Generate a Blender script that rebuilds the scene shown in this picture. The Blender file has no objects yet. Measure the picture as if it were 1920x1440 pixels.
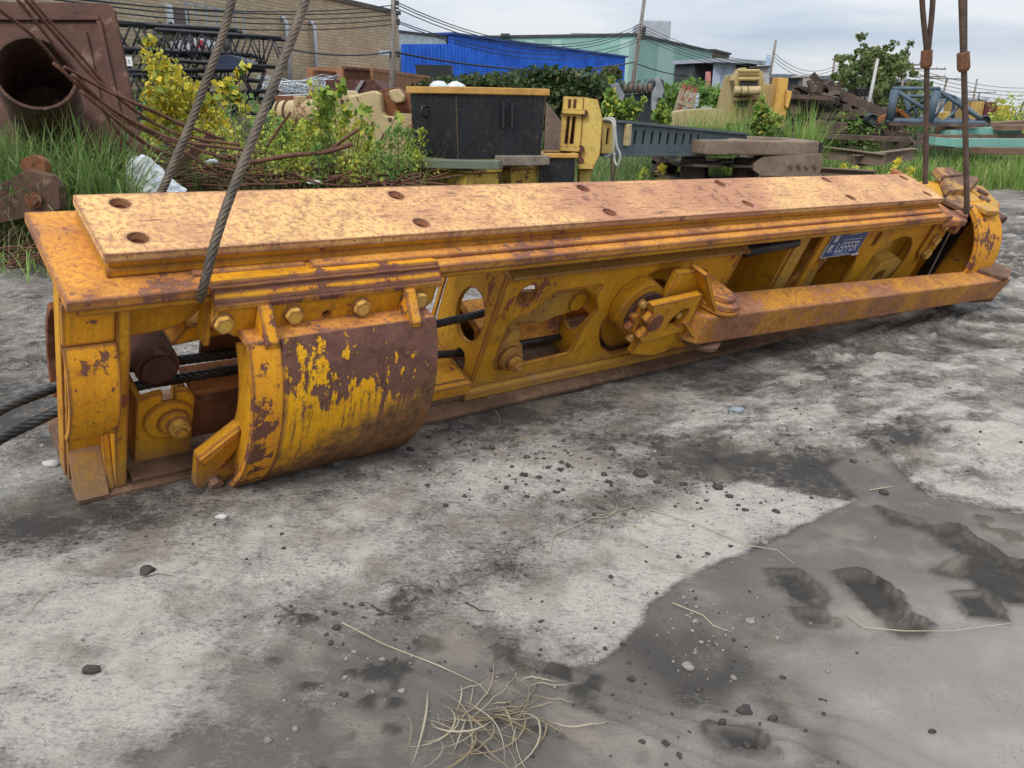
import bpy, bmesh, math, random
import numpy as np
from mathutils import Vector, Matrix, noise as mnoise
from mathutils.geometry import tessellate_polygon
SC = bpy.context.scene
# ------------------------------------------------------------------ camera
F = 1550.0; CAMH = 1.55
PIT = math.atan(529.0 / F); ROLL = math.radians(1.0)
_f = np.array([0, math.cos(PIT), -math.sin(PIT)]); _u = np.array([0, math.sin(PIT), math.cos(PIT)]); _r = np.array([1.0, 0, 0])
CR = _r * math.cos(ROLL) + _u * math.sin(ROLL); CU = _u * math.cos(ROLL) - _r * math.sin(ROLL); CF = _f
CC = np.array([0, 0, CAMH])
cd = bpy.data.cameras.new('camera'); cam = bpy.data.objects.new('camera', cd); SC.collection.objects.link(cam)
cam.matrix_world = Matrix(((CR[0], CU[0], -CF[0], 0), (CR[1], CU[1], -CF[1], 0), (CR[2], CU[2], -CF[2], CAMH), (0, 0, 0, 1)))
cd.lens = 36 * F / 1920; cd.sensor_width = 36; cd.clip_start = 0.05; cd.clip_end = 5000
SC.camera = cam
# ------------------------------------------------------------------ sky and sun
SUN_EL, SUN_AZ = math.radians(48), math.radians(205)          # azimuth clockwise from +Y
W = bpy.data.worlds.new("World"); SC.world = W; W.use_nodes = True
wt = W.node_tree; wt.nodes.clear()
def wn(t, **k):
    n = wt.nodes.new(t)
    for a, b in k.items(): setattr(n, a, b)
    return n
sky = wn('ShaderNodeTexSky', sky_type='NISHITA', sun_disc=False, sun_elevation=SUN_EL, sun_rotation=SUN_AZ, air_density=1.0, dust_density=2.0)
bg1 = wn('ShaderNodeBackground'); bg1.inputs[1].default_value = 0.08; wt.links.new(sky.outputs[0], bg1.inputs[0])
geo = wn('ShaderNodeTexCoord'); sep = wn('ShaderNodeSeparateXYZ'); wt.links.new(geo.outputs['Generated'], sep.inputs[0])
# cloud deck: brighter towards the zenith, softly banded
zc = wn('ShaderNodeMapRange'); wt.links.new(sep.outputs[2], zc.inputs[0]); zc.inputs[1].default_value = 0; zc.inputs[2].default_value = 1; zc.inputs[3].default_value = 0.68; zc.inputs[4].default_value = 1.7
mp = wn('ShaderNodeMapping'); mp.inputs['Scale'].default_value = (1.3, 1.3, 7); wt.links.new(geo.outputs['Generated'], mp.inputs[0])
nz = wn('ShaderNodeTexNoise'); nz.inputs['Scale'].default_value = 2.6; nz.inputs['Detail'].default_value = 5; nz.inputs['Roughness'].default_value = .5; wt.links.new(mp.outputs[0], nz.inputs[0])
cr = wn('ShaderNodeValToRGB'); wt.links.new(nz.outputs[0], cr.inputs[0])
cr.color_ramp.elements[0].position = .38; cr.color_ramp.elements[0].color = (.60, .715, .88, 1)
cr.color_ramp.elements[1].position = .62; cr.color_ramp.elements[1].color = (.98, 1.02, 1.07, 1)
bg2 = wn('ShaderNodeBackground'); wt.links.new(cr.outputs[0], bg2.inputs[0]); wt.links.new(zc.outputs[0], bg2.inputs[1])
ms = wn('ShaderNodeMixShader'); ms.inputs[0].default_value = .88; wt.links.new(bg1.outputs[0], ms.inputs[1]); wt.links.new(bg2.outputs[0], ms.inputs[2])
wo = wn('ShaderNodeOutputWorld'); wt.links.new(ms.outputs[0], wo.inputs[0])
sd = bpy.data.lights.new('sun', 'SUN'); sd.energy = 2.0; sd.angle = math.radians(22); sd.color = (1, .96, .9)
so = bpy.data.objects.new('sun', sd); SC.collection.objects.link(so)
sv = Vector((math.sin(SUN_AZ) * math.cos(SUN_EL), math.cos(SUN_AZ) * math.cos(SUN_EL), math.sin(SUN_EL)))
so.rotation_euler = sv.to_track_quat('Z', 'Y').to_euler()
SC.view_settings.view_transform = 'Standard'; SC.view_settings.look = 'None'; SC.view_settings.exposure = 0.22; SC.view_settings.gamma = 1
SC.render.engine = 'CYCLES'
# ------------------------------------------------------------------ frames of reference
def at(px, py, Y):                                            # point at forward distance Y seen at a photo pixel
    d = CF * F + CR * (px - 960) - CU * (py - 720); return Vector(CC + d * (Y / d[1]))
def gd(px, py, z=0.0):
    d = CF * F + CR * (px - 960) - CU * (py - 720); return Vector(CC + d * ((z - CAMH) / d[2]))
GO = Vector((-1.69856163, 2.9317895, 0.0))                    # near lower corner of the grab, its axes (along, across, up)
GU = Vector((0.7733252, 0.63349966, -0.02542262)); GV = Vector((-0.57016166, 0.71242483, 0.40910457)); GW = Vector((0.27727931, -0.30187587, 0.91213329))
GM = Matrix(((GU.x, GV.x, GW.x, GO.x), (GU.y, GV.y, GW.y, GO.y), (GU.z, GV.z, GW.z, GO.z), (0, 0, 0, 1)))
def L(a, b, c): return GO + GU * a + GV * b + GW * c
# ------------------------------------------------------------------ object helpers
def tag(o, label=None, cat=None, group=None, kind=None):
    if label: o['label'] = label
    if cat: o['category'] = cat
    if group: o['group'] = group
    if kind: o['kind'] = kind
    return o
def empty(name, loc=(0, 0, 0), label=None, cat=None, group=None, mat=None):
    o = bpy.data.objects.new(name, None); SC.collection.objects.link(o); o.empty_display_size = .2
    if mat is not None: o.matrix_world = mat
    else: o.location = loc
    return tag(o, label, cat, group)
def link(name, me, mat, parent=None, smooth=False, bevel=0, offset=None):
    if mat is not None: me.materials.append(mat)
    o = bpy.data.objects.new(name, me); SC.collection.objects.link(o)
    if smooth: me.polygons.foreach_set('use_smooth', [True] * len(me.polygons))
    if parent is not None: o.parent = parent
    if bevel:
        m = o.modifiers.new('bevel', 'BEVEL'); m.width = bevel; m.segments = 2; m.limit_method = 'ANGLE'; m.angle_limit = math.radians(40); m.harden_normals = False
    return o
def copy_tree(o, parent=None):
    c = o.copy(); SC.collection.objects.link(c); c.parent = parent
    for ch in [x for x in SC.objects if x.parent == o]: copy_tree(ch, c)
    return c
class MB:
    """collects solids and builds them as ONE mesh object"""
    def __init__(s): s.v = []; s.f = []; s.mi = []
    def add(s, vs, fs):
        b = len(s.v); s.v += [tuple(p) for p in vs]; s.f += [tuple(i + b for i in f) for f in fs]; return s
    def box(s, x0, x1, y0, y1, z0, z1, M=None):
        vs = [(x, y, z) for x in (x0, x1) for y in (y0, y1) for z in (z0, z1)]
        if M is not None: vs = [M @ Vector(p) for p in vs]
        return s.add(vs, [(0, 1, 3, 2), (4, 6, 7, 5), (0, 4, 5, 1), (2, 3, 7, 6), (0, 2, 6, 4), (1, 5, 7, 3)])
    def prism(s, poly, axis, lo, hi, holes=(), M=None):
        """2D outline (with holes) in the two other axes, extruded along axis"""
        loops = [list(poly)] + [list(h) for h in holes]
        tris = tessellate_polygon([[Vector((p[0], p[1], 0)) for p in l] for l in loops])
        flat = [p for l in loops for p in l]; n = len(flat)
        def mk(p, t):
            if axis == 0: q = (t, p[0], p[1])
            elif axis == 1: q = (p[0], t, p[1])
            else: q = (p[0], p[1], t)
            return M @ Vector(q) if M is not None else q
        vs = [mk(p, lo) for p in flat] + [mk(p, hi) for p in flat]
        fs = [tuple(t) for t in tris] + [tuple(reversed([i + n for i in t])) for t in tris]
        k = 0
        for l in loops:
            m = len(l)
            for i in range(m): a, b = k + i, k + (i + 1) % m; fs.append((a, b, b + n, a + n))
            k += m
        return s.add(vs, fs)
    def cyl(s, p0, p1, r, n=24, r2=None, cap=True, ph=0):
        p0, p1 = Vector(p0), Vector(p1); r2 = r if r2 is None else r2
        d = (p1 - p0).normalized(); a = d.orthogonal().normalized(); b = d.cross(a)
        vs = []
        for c, q in ((p0, r), (p1, r2)):
            for i in range(n):
                t = 2 * math.pi * i / n + ph; vs.append(c + (a * math.cos(t) + b * math.sin(t)) * q)
        fs = [(i, (i + 1) % n, (i + 1) % n + n, i + n) for i in range(n)]
        if cap: fs += [tuple(reversed(range(n))), tuple(range(n, 2 * n))]
        return s.add(vs, fs)
    def tube(s, pts, r, n=8, r1=None, cap=True):
        pts = [Vector(p) for p in pts]; m = len(pts); r1 = r if r1 is None else r1
        vs = []; a = None
        for i, p in enumerate(pts):
            d = (pts[min(i + 1, m - 1)] - pts[max(i - 1, 0)]); d = d.normalized() if d.length > 1e-9 else Vector((0, 0, 1))
            a = d.orthogonal().normalized() if a is None else (a - d * a.dot(d)).normalized()
            b = d.cross(a); q = r + (r1 - r) * i / max(1, m - 1)
            for k in range(n): t = 2 * math.pi * k / n; vs.append(p + (a * math.cos(t) + b * math.sin(t)) * q)
        fs = [(i * n + k, i * n + (k + 1) % n, (i + 1) * n + (k + 1) % n, (i + 1) * n + k) for i in range(m - 1) for k in range(n)]
        if cap: fs += [tuple(reversed(range(n))), tuple(range((m - 1) * n, m * n))]
        return s.add(vs, fs)
    def bar(s, p0, p1, w, h, up=(0, 0, 1)):
        p0, p1 = Vector(p0), Vector(p1); d = (p1 - p0).normalized(); u = Vector(up); a = d.cross(u)
        a = a.normalized() if a.length > 1e-6 else d.orthogonal().normalized(); b = a.cross(d)
        vs = [c + a * (x * w / 2) + b * (y * h / 2) for c in (p0, p1) for x, y in ((-1, -1), (1, -1), (1, 1), (-1, 1))]
        return s.add(vs, [(3, 2, 1, 0), (4, 5, 6, 7), (0, 1, 5, 4), (1, 2, 6, 5), (2, 3, 7, 6), (3, 0, 4, 7)])
    def arc_shell(s, x0, x1, c, r, t, a0, a1, n=24, axis=0):
        """part of a tube about an axis: c = centre in the other two axes, r = outer radius, t = wall"""
        o = [(c[0] - r * math.cos(a0 + (a1 - a0) * i / n), c[1] + r * math.sin(a0 + (a1 - a0) * i / n)) for i in range(n + 1)]
        i_ = [(c[0] - (r - t) * math.cos(a0 + (a1 - a0) * i / n), c[1] + (r - t) * math.sin(a0 + (a1 - a0) * i / n)) for i in range(n + 1)]
        return s.prism(o + i_[::-1], axis, x0, x1)
    def mesh(s, name, fix=True):
        me = bpy.data.meshes.new(name); me.from_pydata(s.v, [], s.f); me.update()
        if fix:
            bm = bmesh.new(); bm.from_mesh(me); bmesh.ops.recalc_face_normals(bm, faces=bm.faces); bm.to_mesh(me); bm.free()
        return me
    def build(s, name, mat, parent=None, smooth=False, bevel=0):
        return link(name, s.mesh(name), mat, parent, smooth, bevel)
def circ(cx, cy, r, n=20, r2=None, ph=0): return [(cx + r * math.cos(ph + 2 * math.pi * i / n), cy + (r2 or r) * math.sin(ph + 2 * math.pi * i / n)) for i in range(n)]
def rpoly(pts, r, n=4):
    """rounds the corners of a 2D outline"""
    out = []; m = len(pts)
    for i in range(m):
        p = Vector(pts[i]); a = Vector(pts[i - 1]); b = Vector(pts[(i + 1) % m]); q = min(r, (a - p).length * .45, (b - p).length * .45)
        s_, e = p + (a - p).normalized() * q, p + (b - p).normalized() * q
        for k in range(n + 1): t = k / n; out.append(tuple(s_ * (1 - t) ** 2 + p * 2 * t * (1 - t) + e * t * t))
    return out
def bezier(p0, p1, p2, n=12):
    p0, p1, p2 = Vector(p0), Vector(p1), Vector(p2); return [p0 * (1 - t) ** 2 + p1 * 2 * t * (1 - t) + p2 * t * t for t in [i / n for i in range(n + 1)]]
def np_mesh(name, V, Fq, mat, parent=None, smooth=False, cols=None):
    """fast mesh from arrays: V (n,3), Fq (m,k)"""
    V = np.asarray(V, np.float32); Fq = np.asarray(Fq, np.int32); m, k = Fq.shape
    me = bpy.data.meshes.new(name); me.vertices.add(len(V)); me.vertices.foreach_set('co', V.ravel())
    me.loops.add(m * k); me.loops.foreach_set('vertex_index', Fq.ravel()); me.polygons.add(m)
    me.polygons.foreach_set('loop_start', np.arange(0, m * k, k, dtype=np.int32)); me.polygons.foreach_set('loop_total', np.full(m, k, np.int32))
    if smooth: me.polygons.foreach_set('use_smooth', np.ones(m, bool))
    for nm, arr in (cols or {}).items():
        at_ = me.attributes.new(nm, 'FLOAT', 'POINT'); at_.data.foreach_set('value', np.asarray(arr, np.float32))
    me.update(); me.validate()
    me.materials.append(mat); o = bpy.data.objects.new(name, me); SC.collection.objects.link(o)
    if parent is not None: o.parent = parent
    return o
# ------------------------------------------------------------------ materials
class NT:
    def __init__(s, name):
        s.m = bpy.data.materials.new(name); s.m.use_nodes = True; s.t = s.m.node_tree; s.t.nodes.clear()
        s.out = s.n('ShaderNodeOutputMaterial'); s.co = s.n('ShaderNodeTexCoord').outputs['Object']
    def n(s, t): return s.t.nodes.new(t)
    def set(s, sock, v):
        if hasattr(v, 'is_output') or isinstance(v, bpy.types.NodeSocket): s.t.links.new(v, sock)
        else:
            if isinstance(v, (tuple, list)) and len(v) == 3 and sock.type == 'RGBA': v = (*v, 1)
            sock.default_value = v
    def noise(s, scale, detail=4, rough=.55, vec=None, dist=0):
        n = s.n('ShaderNodeTexNoise'); n.inputs['Scale'].default_value = scale; n.inputs['Detail'].default_value = detail; n.inputs['Roughness'].default_value = rough; n.inputs['Distortion'].default_value = dist
        s.set(n.inputs['Vector'], vec if vec is not None else s.co); return n.outputs[0]
    def vor(s, scale, vec=None, feat='F1'):
        n = s.n('ShaderNodeTexVoronoi'); n.feature = feat; n.inputs['Scale'].default_value = scale; s.set(n.inputs['Vector'], vec if vec is not None else s.co); return n.outputs[0]
    def map(s, scale=(1, 1, 1), rot=(0, 0, 0), loc=(0, 0, 0), vec=None):
        n = s.n('ShaderNodeMapping'); n.inputs['Scale'].default_value = scale; n.inputs['Rotation'].default_value = rot; n.inputs['Location'].default_value = loc; s.set(n.inputs[0], vec if vec is not None else s.co); return n.outputs[0]
    def mr(s, v, a, b, c=0.0, d=1.0):
        n = s.n('ShaderNodeMapRange'); n.interpolation_type = 'SMOOTHSTEP'; s.set(n.inputs[0], v)
        for i, x in zip((1, 2, 3, 4), (a, b, c, d)): n.inputs[i].default_value = x
        return n.outputs[0]
    def mix(s, f, a, b, mode='MIX'):
        n = s.n('ShaderNodeMix'); n.data_type = 'RGBA'; n.blend_type = mode; s.set(n.inputs[0], f); s.set(n.inputs[6], a); s.set(n.inputs[7], b); return n.outputs[2]
    def math(s, op, a, b=0.0, clamp=False):
        n = s.n('ShaderNodeMath'); n.operation = op; n.use_clamp = clamp; s.set(n.inputs[0], a); s.set(n.inputs[1], b); return n.outputs[0]
    def attr(s, name):
        n = s.n('ShaderNodeAttribute'); n.attribute_name = name; return n.outputs['Fac']
    def bump(s, h, strength=.3, dist=.01, nrm=None):
        n = s.n('ShaderNodeBump'); n.inputs['Strength'].default_value = strength; n.inputs['Distance'].default_value = dist; s.set(n.inputs['Height'], h)
        if nrm is not None: s.set(n.inputs['Normal'], nrm)
        return n.outputs[0]
    def edge(s, radius=.012):
        b = s.n('ShaderNodeBevel'); b.samples = 3; b.inputs[0].default_value = radius
        g = s.n('ShaderNodeNewGeometry'); d = s.n('ShaderNodeVectorMath'); d.operation = 'DOT_PRODUCT'
        s.t.links.new(b.outputs[0], d.inputs[0]); s.t.links.new(g.outputs['Normal'], d.inputs[1]); return s.math('SUBTRACT', 1.0, d.outputs['Value'])
    def bsdf(s, col, rough=.6, metal=0.0, nrm=None, spec=.5, trans=None):
        p = s.n('ShaderNodeBsdfPrincipled'); s.set(p.inputs['Base Color'], col); s.set(p.inputs['Roughness'], rough); s.set(p.inputs['Metallic'], metal); p.inputs['Specular IOR Level'].default_value = spec
        if nrm is not None: s.set(p.inputs['Normal'], nrm)
        s.t.links.new(p.outputs[0], s.out.inputs[0]); s.p = p; return s.m
def paint(name, c1, c2, rust=(.13, .045, .022), th=.6, streak=.2, scr=0.0, mud=.3, rough=.5, edge=True, big=2.2, speck=1.0, low=0.0, guard=False, ew=3.8):
    t = NT(name)
    n1 = t.noise(big, 5, .6); n2 = t.noise(17, 8, .65); n3 = t.noise(75, 4, .6)
    col = t.mix(t.mr(n1, .35, .65), c1, c2); col = t.mix(t.mr(n3, .3, .75, 0, .35), col, tuple(x * .6 for x in c1))
    s = t.noise(1.0, 6, .7, t.map((38, 38, 1.6)))                       # drip lines running down the sides
    col = t.mix(t.mr(s, .50, .62, 0, streak), col, tuple(x * .8 + y * .22 for x, y in zip(rust, c1))); s2 = t.noise(1.0, 4, .6, t.map((120, 120, 5), loc=(3, 3, 3))); col = t.mix(t.mr(s2, .56, .64, 0, streak * .8), col, tuple(x * .5 for x in rust))
    m = t.noise(3.4, 6, .65, t.map(loc=(5, 3, 8)))                       # dried grey mud
    col = t.mix(t.mr(m, .6, .72, 0, mud), col, (.26, .22, .17))
    mo = t.noise(42, 5, .7); col = t.mix(t.mr(mo, .46, .58, 0, .72), col, c2); col = t.mix(t.mr(t.noise(9, 5, .7, t.map(loc=(2, 7, 1))), .52, .68, 0, .55), col, tuple(x * .5 for x in c2))
    if scr:
        ds = t.noise(1.0, 3, .6, t.map((85, 26, 60), rot=(0, 0, -.7))); col = t.mix(t.mr(ds, .63, .68, 0, .85 * scr), col, (.16, .07, .045)); ds = t.noise(1.0, 2, .5, t.map((150, 60, 90), rot=(0, 0, .5))); col = t.mix(t.mr(ds, .66, .70, 0, .7 * scr), col, (.20, .085, .05))
        a = t.noise(1.0, 3, .5, t.map((7, 90, 7), rot=(0, 0, .9))); b = t.noise(1.0, 3, .5, t.map((6, 110, 6), rot=(0, 0, -.35), loc=(3, 1, 2)))
        sc = t.math('MAXIMUM', t.mr(a, .63, .66), t.mr(b, .66, .69)); sc = t.math('MULTIPLY', sc, t.mr(n1, .38, .55, 0, scr)); col = t.mix(sc, col, tuple(x * 1.3 for x in rust))
    k = t.math('ADD', t.math('MULTIPLY', n1, .55), t.math('MULTIPLY', n2, .45))
    if edge: k = t.math('ADD', k, t.math('MULTIPLY', t.edge(.02), ew))
    k = t.math('ADD', k, t.math('MULTIPLY', t.mr(s, .3, .8), .06))
    sx = t.n('ShaderNodeSeparateXYZ'); t.set(sx.inputs[0], t.co); zz = sx.outputs[2]; xx = sx.outputs[0]
    if guard:                                                            # paint peeled off in a ragged band below the shelf
        pk = t.math('ADD', t.mr(zz, .44, .80, -.14, .26), t.math('MULTIPLY', t.math('SUBTRACT', t.noise(1.0, 5, .7, t.map((13, 13, 1.8))), .5), 1.5)); pk = t.math('ADD', pk, t.math('MULTIPLY', t.math('SUBTRACT', s, .5), .6)); pk = t.math('ADD', pk, t.math('MULTIPLY', t.math('SUBTRACT', n2, .5), .8))
        pk = t.math('ADD', pk, t.mr(xx, .9, 1.35, 0, .13)); k = t.math('MAXIMUM', k, t.math('ADD', pk, th - .06))
    r = t.mr(k, th, th + (.045 if guard else .025))
    sp = t.mr(t.noise(46, 5, .8), .625, .655, 0, speck); r = t.math('MAXIMUM', r, sp)
    rc = t.mix(t.mr(n2, .3, .7), rust, tuple(min(1, x * 1.9) for x in rust)); rc = t.mix(t.mr(n3, .5, .8, 0, .5), rc, (.30, .11, .035))
    col = t.mix(r, col, rc)
    if guard:                                                            # ground-in brown dirt and surface rust on the belly
        dz = t.math('SUBTRACT', zz, t.math('MULTIPLY', t.math('SUBTRACT', xx, .60), .50)); dz = t.math('ADD', dz, t.math('MULTIPLY', t.math('SUBTRACT', n2, .5), .35)); dz = t.math('ADD', dz, t.math('MULTIPLY', t.math('SUBTRACT', n1, .5), .3))
        col = t.mix(t.mr(dz, .10, .34, .95, 0), col, t.mix(t.mr(n2, .35, .65), (.085, .048, .03), (.24, .11, .045)))
    if low: col = t.mix(t.mr(t.math('ADD', zz, t.math('MULTIPLY', t.math('SUBTRACT', n2, .5), .3)), -.02, .22, low, 0), col, t.mix(n3, (.16, .105, .065), (.27, .19, .12)))
    h = t.math('SUBTRACT', t.math('MULTIPLY', n3, .35), t.math('MULTIPLY', r, .5))
    return t.bsdf(col, t.mr(r, 0, 1, rough + .1, .9), 0, t.bump(h, .6, .005), .25)
def plain(name, c, rough=.7, var=.25, scale=6, bump=.2, metal=0.0, spec=.4, c2=None):
    t = NT(name); n = t.noise(scale, 6, .6); m = t.noise(scale * 7, 4, .6)
    col = t.mix(t.mr(n, .3, .7), tuple(x * (1 - var) for x in c), c2 or tuple(min(1, x * (1 + var)) for x in c)); col = t.mix(t.mr(m, .45, .8, 0, .4), col, tuple(x * .5 for x in c))
    return t.bsdf(col, rough, metal, t.bump(m, bump, .01) if bump else None, spec)
def rusty(name, c=(.12, .045, .025), c2=(.23, .09, .04), scale=4, rough=.88, dark=(.035, .02, .016)):
    t = NT(name); n = t.noise(scale, 7, .65); m = t.noise(scale * 9, 6, .65)
    col = t.mix(t.mr(n, .35, .65), c, c2); col = t.mix(t.mr(m, .5, .75, 0, .7), col, dark); col = t.mix(t.mr(t.noise(scale * 2.3, 3, .5, t.map(loc=(9, 2, 4))), .58, .7, 0, .35), col, (.30, .20, .14))
    return t.bsdf(col, rough, 0, t.bump(m, .4, .006), .3)
def leafmat(name, c1, c2, c3=None, rough=.55):
    t = NT(name); g = t.n('ShaderNodeNewGeometry').outputs['Random Per Island']
    col = t.mix(t.mr(g, 0, 1), c1, c2)
    if c3: col = t.mix(t.mr(g, .55, .8), col, c3)
    col = t.mix(t.mr(t.noise(1.7, 3), .4, .62, 0, .5), col, tuple(x * .55 for x in c1))
    p = t.bsdf(col, rough, 0, None, .35)
    tr = t.n('ShaderNodeBsdfTranslucent'); t.set(tr.inputs[0], col); mx = t.n('ShaderNodeMixShader'); mx.inputs[0].default_value = .35
    t.t.links.new(t.p.outputs[0], mx.inputs[1]); t.t.links.new(tr.outputs[0], mx.inputs[2]); t.t.links.new(mx.outputs[0], t.out.inputs[0]); return p
YEL = paint('worn_yellow_paint', (.70, .345, .014), (.50, .225, .014), th=.60, streak=.28, mud=.4, low=.7)
YELC = paint('chipped_yellow_paint', (.78, .37, .012), (.66, .26, .015), th=.56, streak=.35, mud=.3, big=3.1, rust=(.085, .036, .026), low=.4)
GUARD = paint('peeling_guard_paint', (.80, .40, .008), (.70, .32, .008), th=.60, streak=.9, mud=.15, big=3.1, rust=(.085, .04, .03), guard=True)
TOP = paint('sun_faded_orange_paint', (.80, .485, .185), (.42, .19, .11), th=.64, streak=.0, scr=1.0, mud=.25, rust=(.12, .055, .042), rough=.6, speck=1.0, big=1.3, ew=5)
LEDGE = paint('worn_ledge_paint', (.74, .34, .05), (.42, .155, .05), th=.56, streak=.2, mud=.3, rust=(.13, .06, .04), rough=.65)
DUSTY = paint('muddy_yellow_paint', (.58, .31, .03), (.38, .22, .06), th=.60, streak=.25, mud=.8)
ARM = paint('scraped_arm_paint', (.64, .29, .03), (.30, .12, .045), th=.54, streak=.2, scr=.6, mud=.6, rust=(.20, .09, .05))
RUST = rusty('brown_rust'); RUSTD = rusty('dark_rust', (.07, .035, .025), (.13, .06, .038)); RAILM = rusty('muddy_rust_rail', (.105, .06, .038), (.20, .115, .07), scale=5, dark=(.05, .03, .02))
ORUST = rusty('orange_rust', (.28, .10, .03), (.38, .15, .05))
BLACK = plain('black_rubbery_steel', (.018, .018, .02), .45, bump=.1)
BOLT = paint('painted_bolt', (.72, .44, .06), (.62, .38, .10), th=.72, streak=.1, mud=.6, edge=True, speck=.3)
# ================================================================== THE GRAB (a long orange-yellow cable grab lying on its side)
grab = empty('cable_grab', label='long rust-stained yellow cable grab lying across the foreground mud', cat='grab', mat=GM)
def hexbolt(u, w, v0, r=.034, h=.024, mat=None, name='bolt', parent=None, wash=True):
    m = MB(); 
    if wash: m.cyl((u, v0, w), (u, v0 - .008, w), r * 1.12, 20)
    m.prism(circ(u, w, r, 6, ph=random.uniform(0, 1)), 1, v0 - .008, v0 - .008 - h)
    return m.build(name, mat or BOLT, parent or grab, bevel=.003)
random.seed(4)
# top plate with countersunk holes
HOLES = [(.253, .435), (.245, .198), (1.423, .428), (1.415, .189), (2.594, .437), (2.577, .187), (3.783, .442), (3.776, .193), (5.009, .447), (4.975, .199), (6.135, .441), (6.09, .188)]
tp = MB().prism(rpoly([(.11, .106), (6.25, .106), (6.27, .505), (.11, .505)], .012, 2), 2, 1.066, 1.1, holes=[circ(a, b, .037, 22) for a, b in HOLES]).build('top_plate', TOP, grab, bevel=.006)
for a, b in HOLES:
    k = MB(); n = 22
    o = circ(a, b, .0365, n); i_ = circ(a, b, .024, n)
    vs = [(x, y, 1.092) for x, y in o] + [(x, y, 1.080) for x, y in i_] + [(x, y, 1.069) for x, y in i_] + [(a, b, 1.069)]
    fs = [(q, (q + 1) % n, n + (q + 1) % n, n + q) for q in range(n)] + [(n + q, n + (q + 1) % n, 2 * n + (q + 1) % n, 2 * n + q) for q in range(n)] + [(2 * n + q, 2 * n + (q + 1) % n, 3 * n) for q in range(n)]
    k.add(vs, fs).build('bolt_hole', RUST, tp)
MB().box(.128, 6.235, .122, .49, 1.034, 1.066).build('spacer_bar', YEL, grab)
MB().prism([(.118, .11), (6.25, .11), (6.25, .5), (.118, .5)], 2, 1.0005, 1.034).build('wear_strip', YEL, grab, bevel=.008)
MB().box(.86, 6.22, .052, .109, 1.0005, 1.019).box(.40, .84, .075, .109, 1.0005, 1.012).build('weld_strip', LEDGE, grab, bevel=.006)
fl = MB().prism([(-.034, -.005), (.4, .0), (.405, .012), (.62, .012), (.63, 0), (6.33, 0), (6.33, .57), (-.034, .57)], 2, .957, 1.0)
fl.build('top_flange', LEDGE, grab, bevel=.012)
MB().box(.0, 6.3, .012, .03, .925, .956).build('flange_lip', YEL, grab, bevel=.004)
MB().prism([(-.01, 0), (6.75, 0), (6.75, .57), (-.01, .57)], 2, 0, .035).build('bottom_flange', RAILM, grab, bevel=.01)
MB().prism([(1.36, .09), (6.6, .09), (6.6, .55), (1.36, .55)], 2, .0355, .075).build('bottom_flange', RAILM, grab, bevel=.01)
MB().box(1.38, 1.93, .085, .13, .0755, .15).box(1.38, 1.93, .131, .40, .115, .15).build('rail_cover', YELC, grab, bevel=.006)
MB().box(.2, .55, .03, .5, .0355, .06).build('floor_plate', RAILM, grab, bevel=.005)
# left end frame
MB().box(.134, .178, .03, .30, .036, .956).build('end_post', YEL, grab, bevel=.004)
MB().box(-.012, .133, .13, .155, .036, .956).build('end_web', YEL, grab, bevel=.003)
MB().box(-.02, -.0125, .1555, .24, .036, .956).build('end_web', YEL, grab, bevel=.003)
sh = MB().arc_shell(-.04, .133, (.33, .56), .37, .028, math.radians(-37), math.radians(37), 18).box(-.038, .133, .045, .07, .775, .956)
sh.build('end_guard', YELC, grab, bevel=.004)
MB().prism([(.03, .036), (.13, .036), (.13, .33)], 0, .105, .133).build('gusset', YEL, grab, bevel=.003)
MB().prism([(.129, .20), (.129, .165), (.06, .036), (.0, .036)], 0, -.012, .104).build('sloped_plate', paint('scraped_foot_paint', (.26, .14, .05), (.40, .19, .03), th=.54, streak=.2, mud=.6, rust=(.16, .09, .06), low=.6), grab, bevel=.004)
MB().arc_shell(.0, .2, (.09, .46), .405, .03, math.radians(142), math.radians(215), 16).build('rear_guard', RUST, grab, bevel=.004)
# bay behind the left post
MB().prism([(.18, .955), (.50, .955), (.49, .86), (.465, .80), (.43, .755), (.385, .73), (.33, .715), (.18, .70)], 1, .15, .175).build('upper_web', YEL, grab, bevel=.004)
MB().prism([(.36, .83), (.5, .78), (.52, .70), (.42, .60), (.36, .60)], 1, .30, .33).build('inner_web', YEL, grab, bevel=.004)
MB().box(.445, .47, .04, .12, .70, .92).build('rope_guide', YEL, grab, bevel=.004)
MB().cyl((.345, .22, .47), (.345, .46, .47), .088, 32).cyl((.345, .2, .47), (.345, .22, .47), .07, 32).build('roller', RUSTD, grab, bevel=.006)
cl = MB().prism([(.235, .06), (.465, .06), (.465, .34)] + [(.40 + .065 * math.cos(a), .355 + .065 * math.sin(a)) for a in [math.radians(x) for x in (15, 35, 55, 75, 90)]] + [(.385, .42), (.385, .36), (.335, .36), (.335, .42), (.30, .42), (.235, .40)], 1, .12, .15)
cl.box(.235, .26, .151, .33, .06, .40); cl.box(.44, .465, .151, .33, .06, .34)
cl.build('clevis_plate', YEL, grab, bevel=.006)
MB().cyl((.36, .119, .285), (.36, .10, .285), .10, 32).cyl((.375, .10, .28), (.375, .085, .28), .062, 28).build('pin_boss', YEL, grab, bevel=.006)
hexbolt(.385, .275, .086, .042, .045, name='castle_nut')
MB().cyl((.385, .034, .275), (.385, .02, .275), .026, 14).build('pin_end', DUSTY, grab, bevel=.003)
MB().prism([(.47, .10), (1.5, .10), (1.5, .34), (.47, .34)], 1, .16, .2).build('inner_beam', RUST, grab, bevel=.008)
MB().prism([(.47, .34), (1.5, .34), (1.5, .36), (.47, .36)], 1, .16, .34).build('inner_beam', ORUST, grab, bevel=.004)
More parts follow.
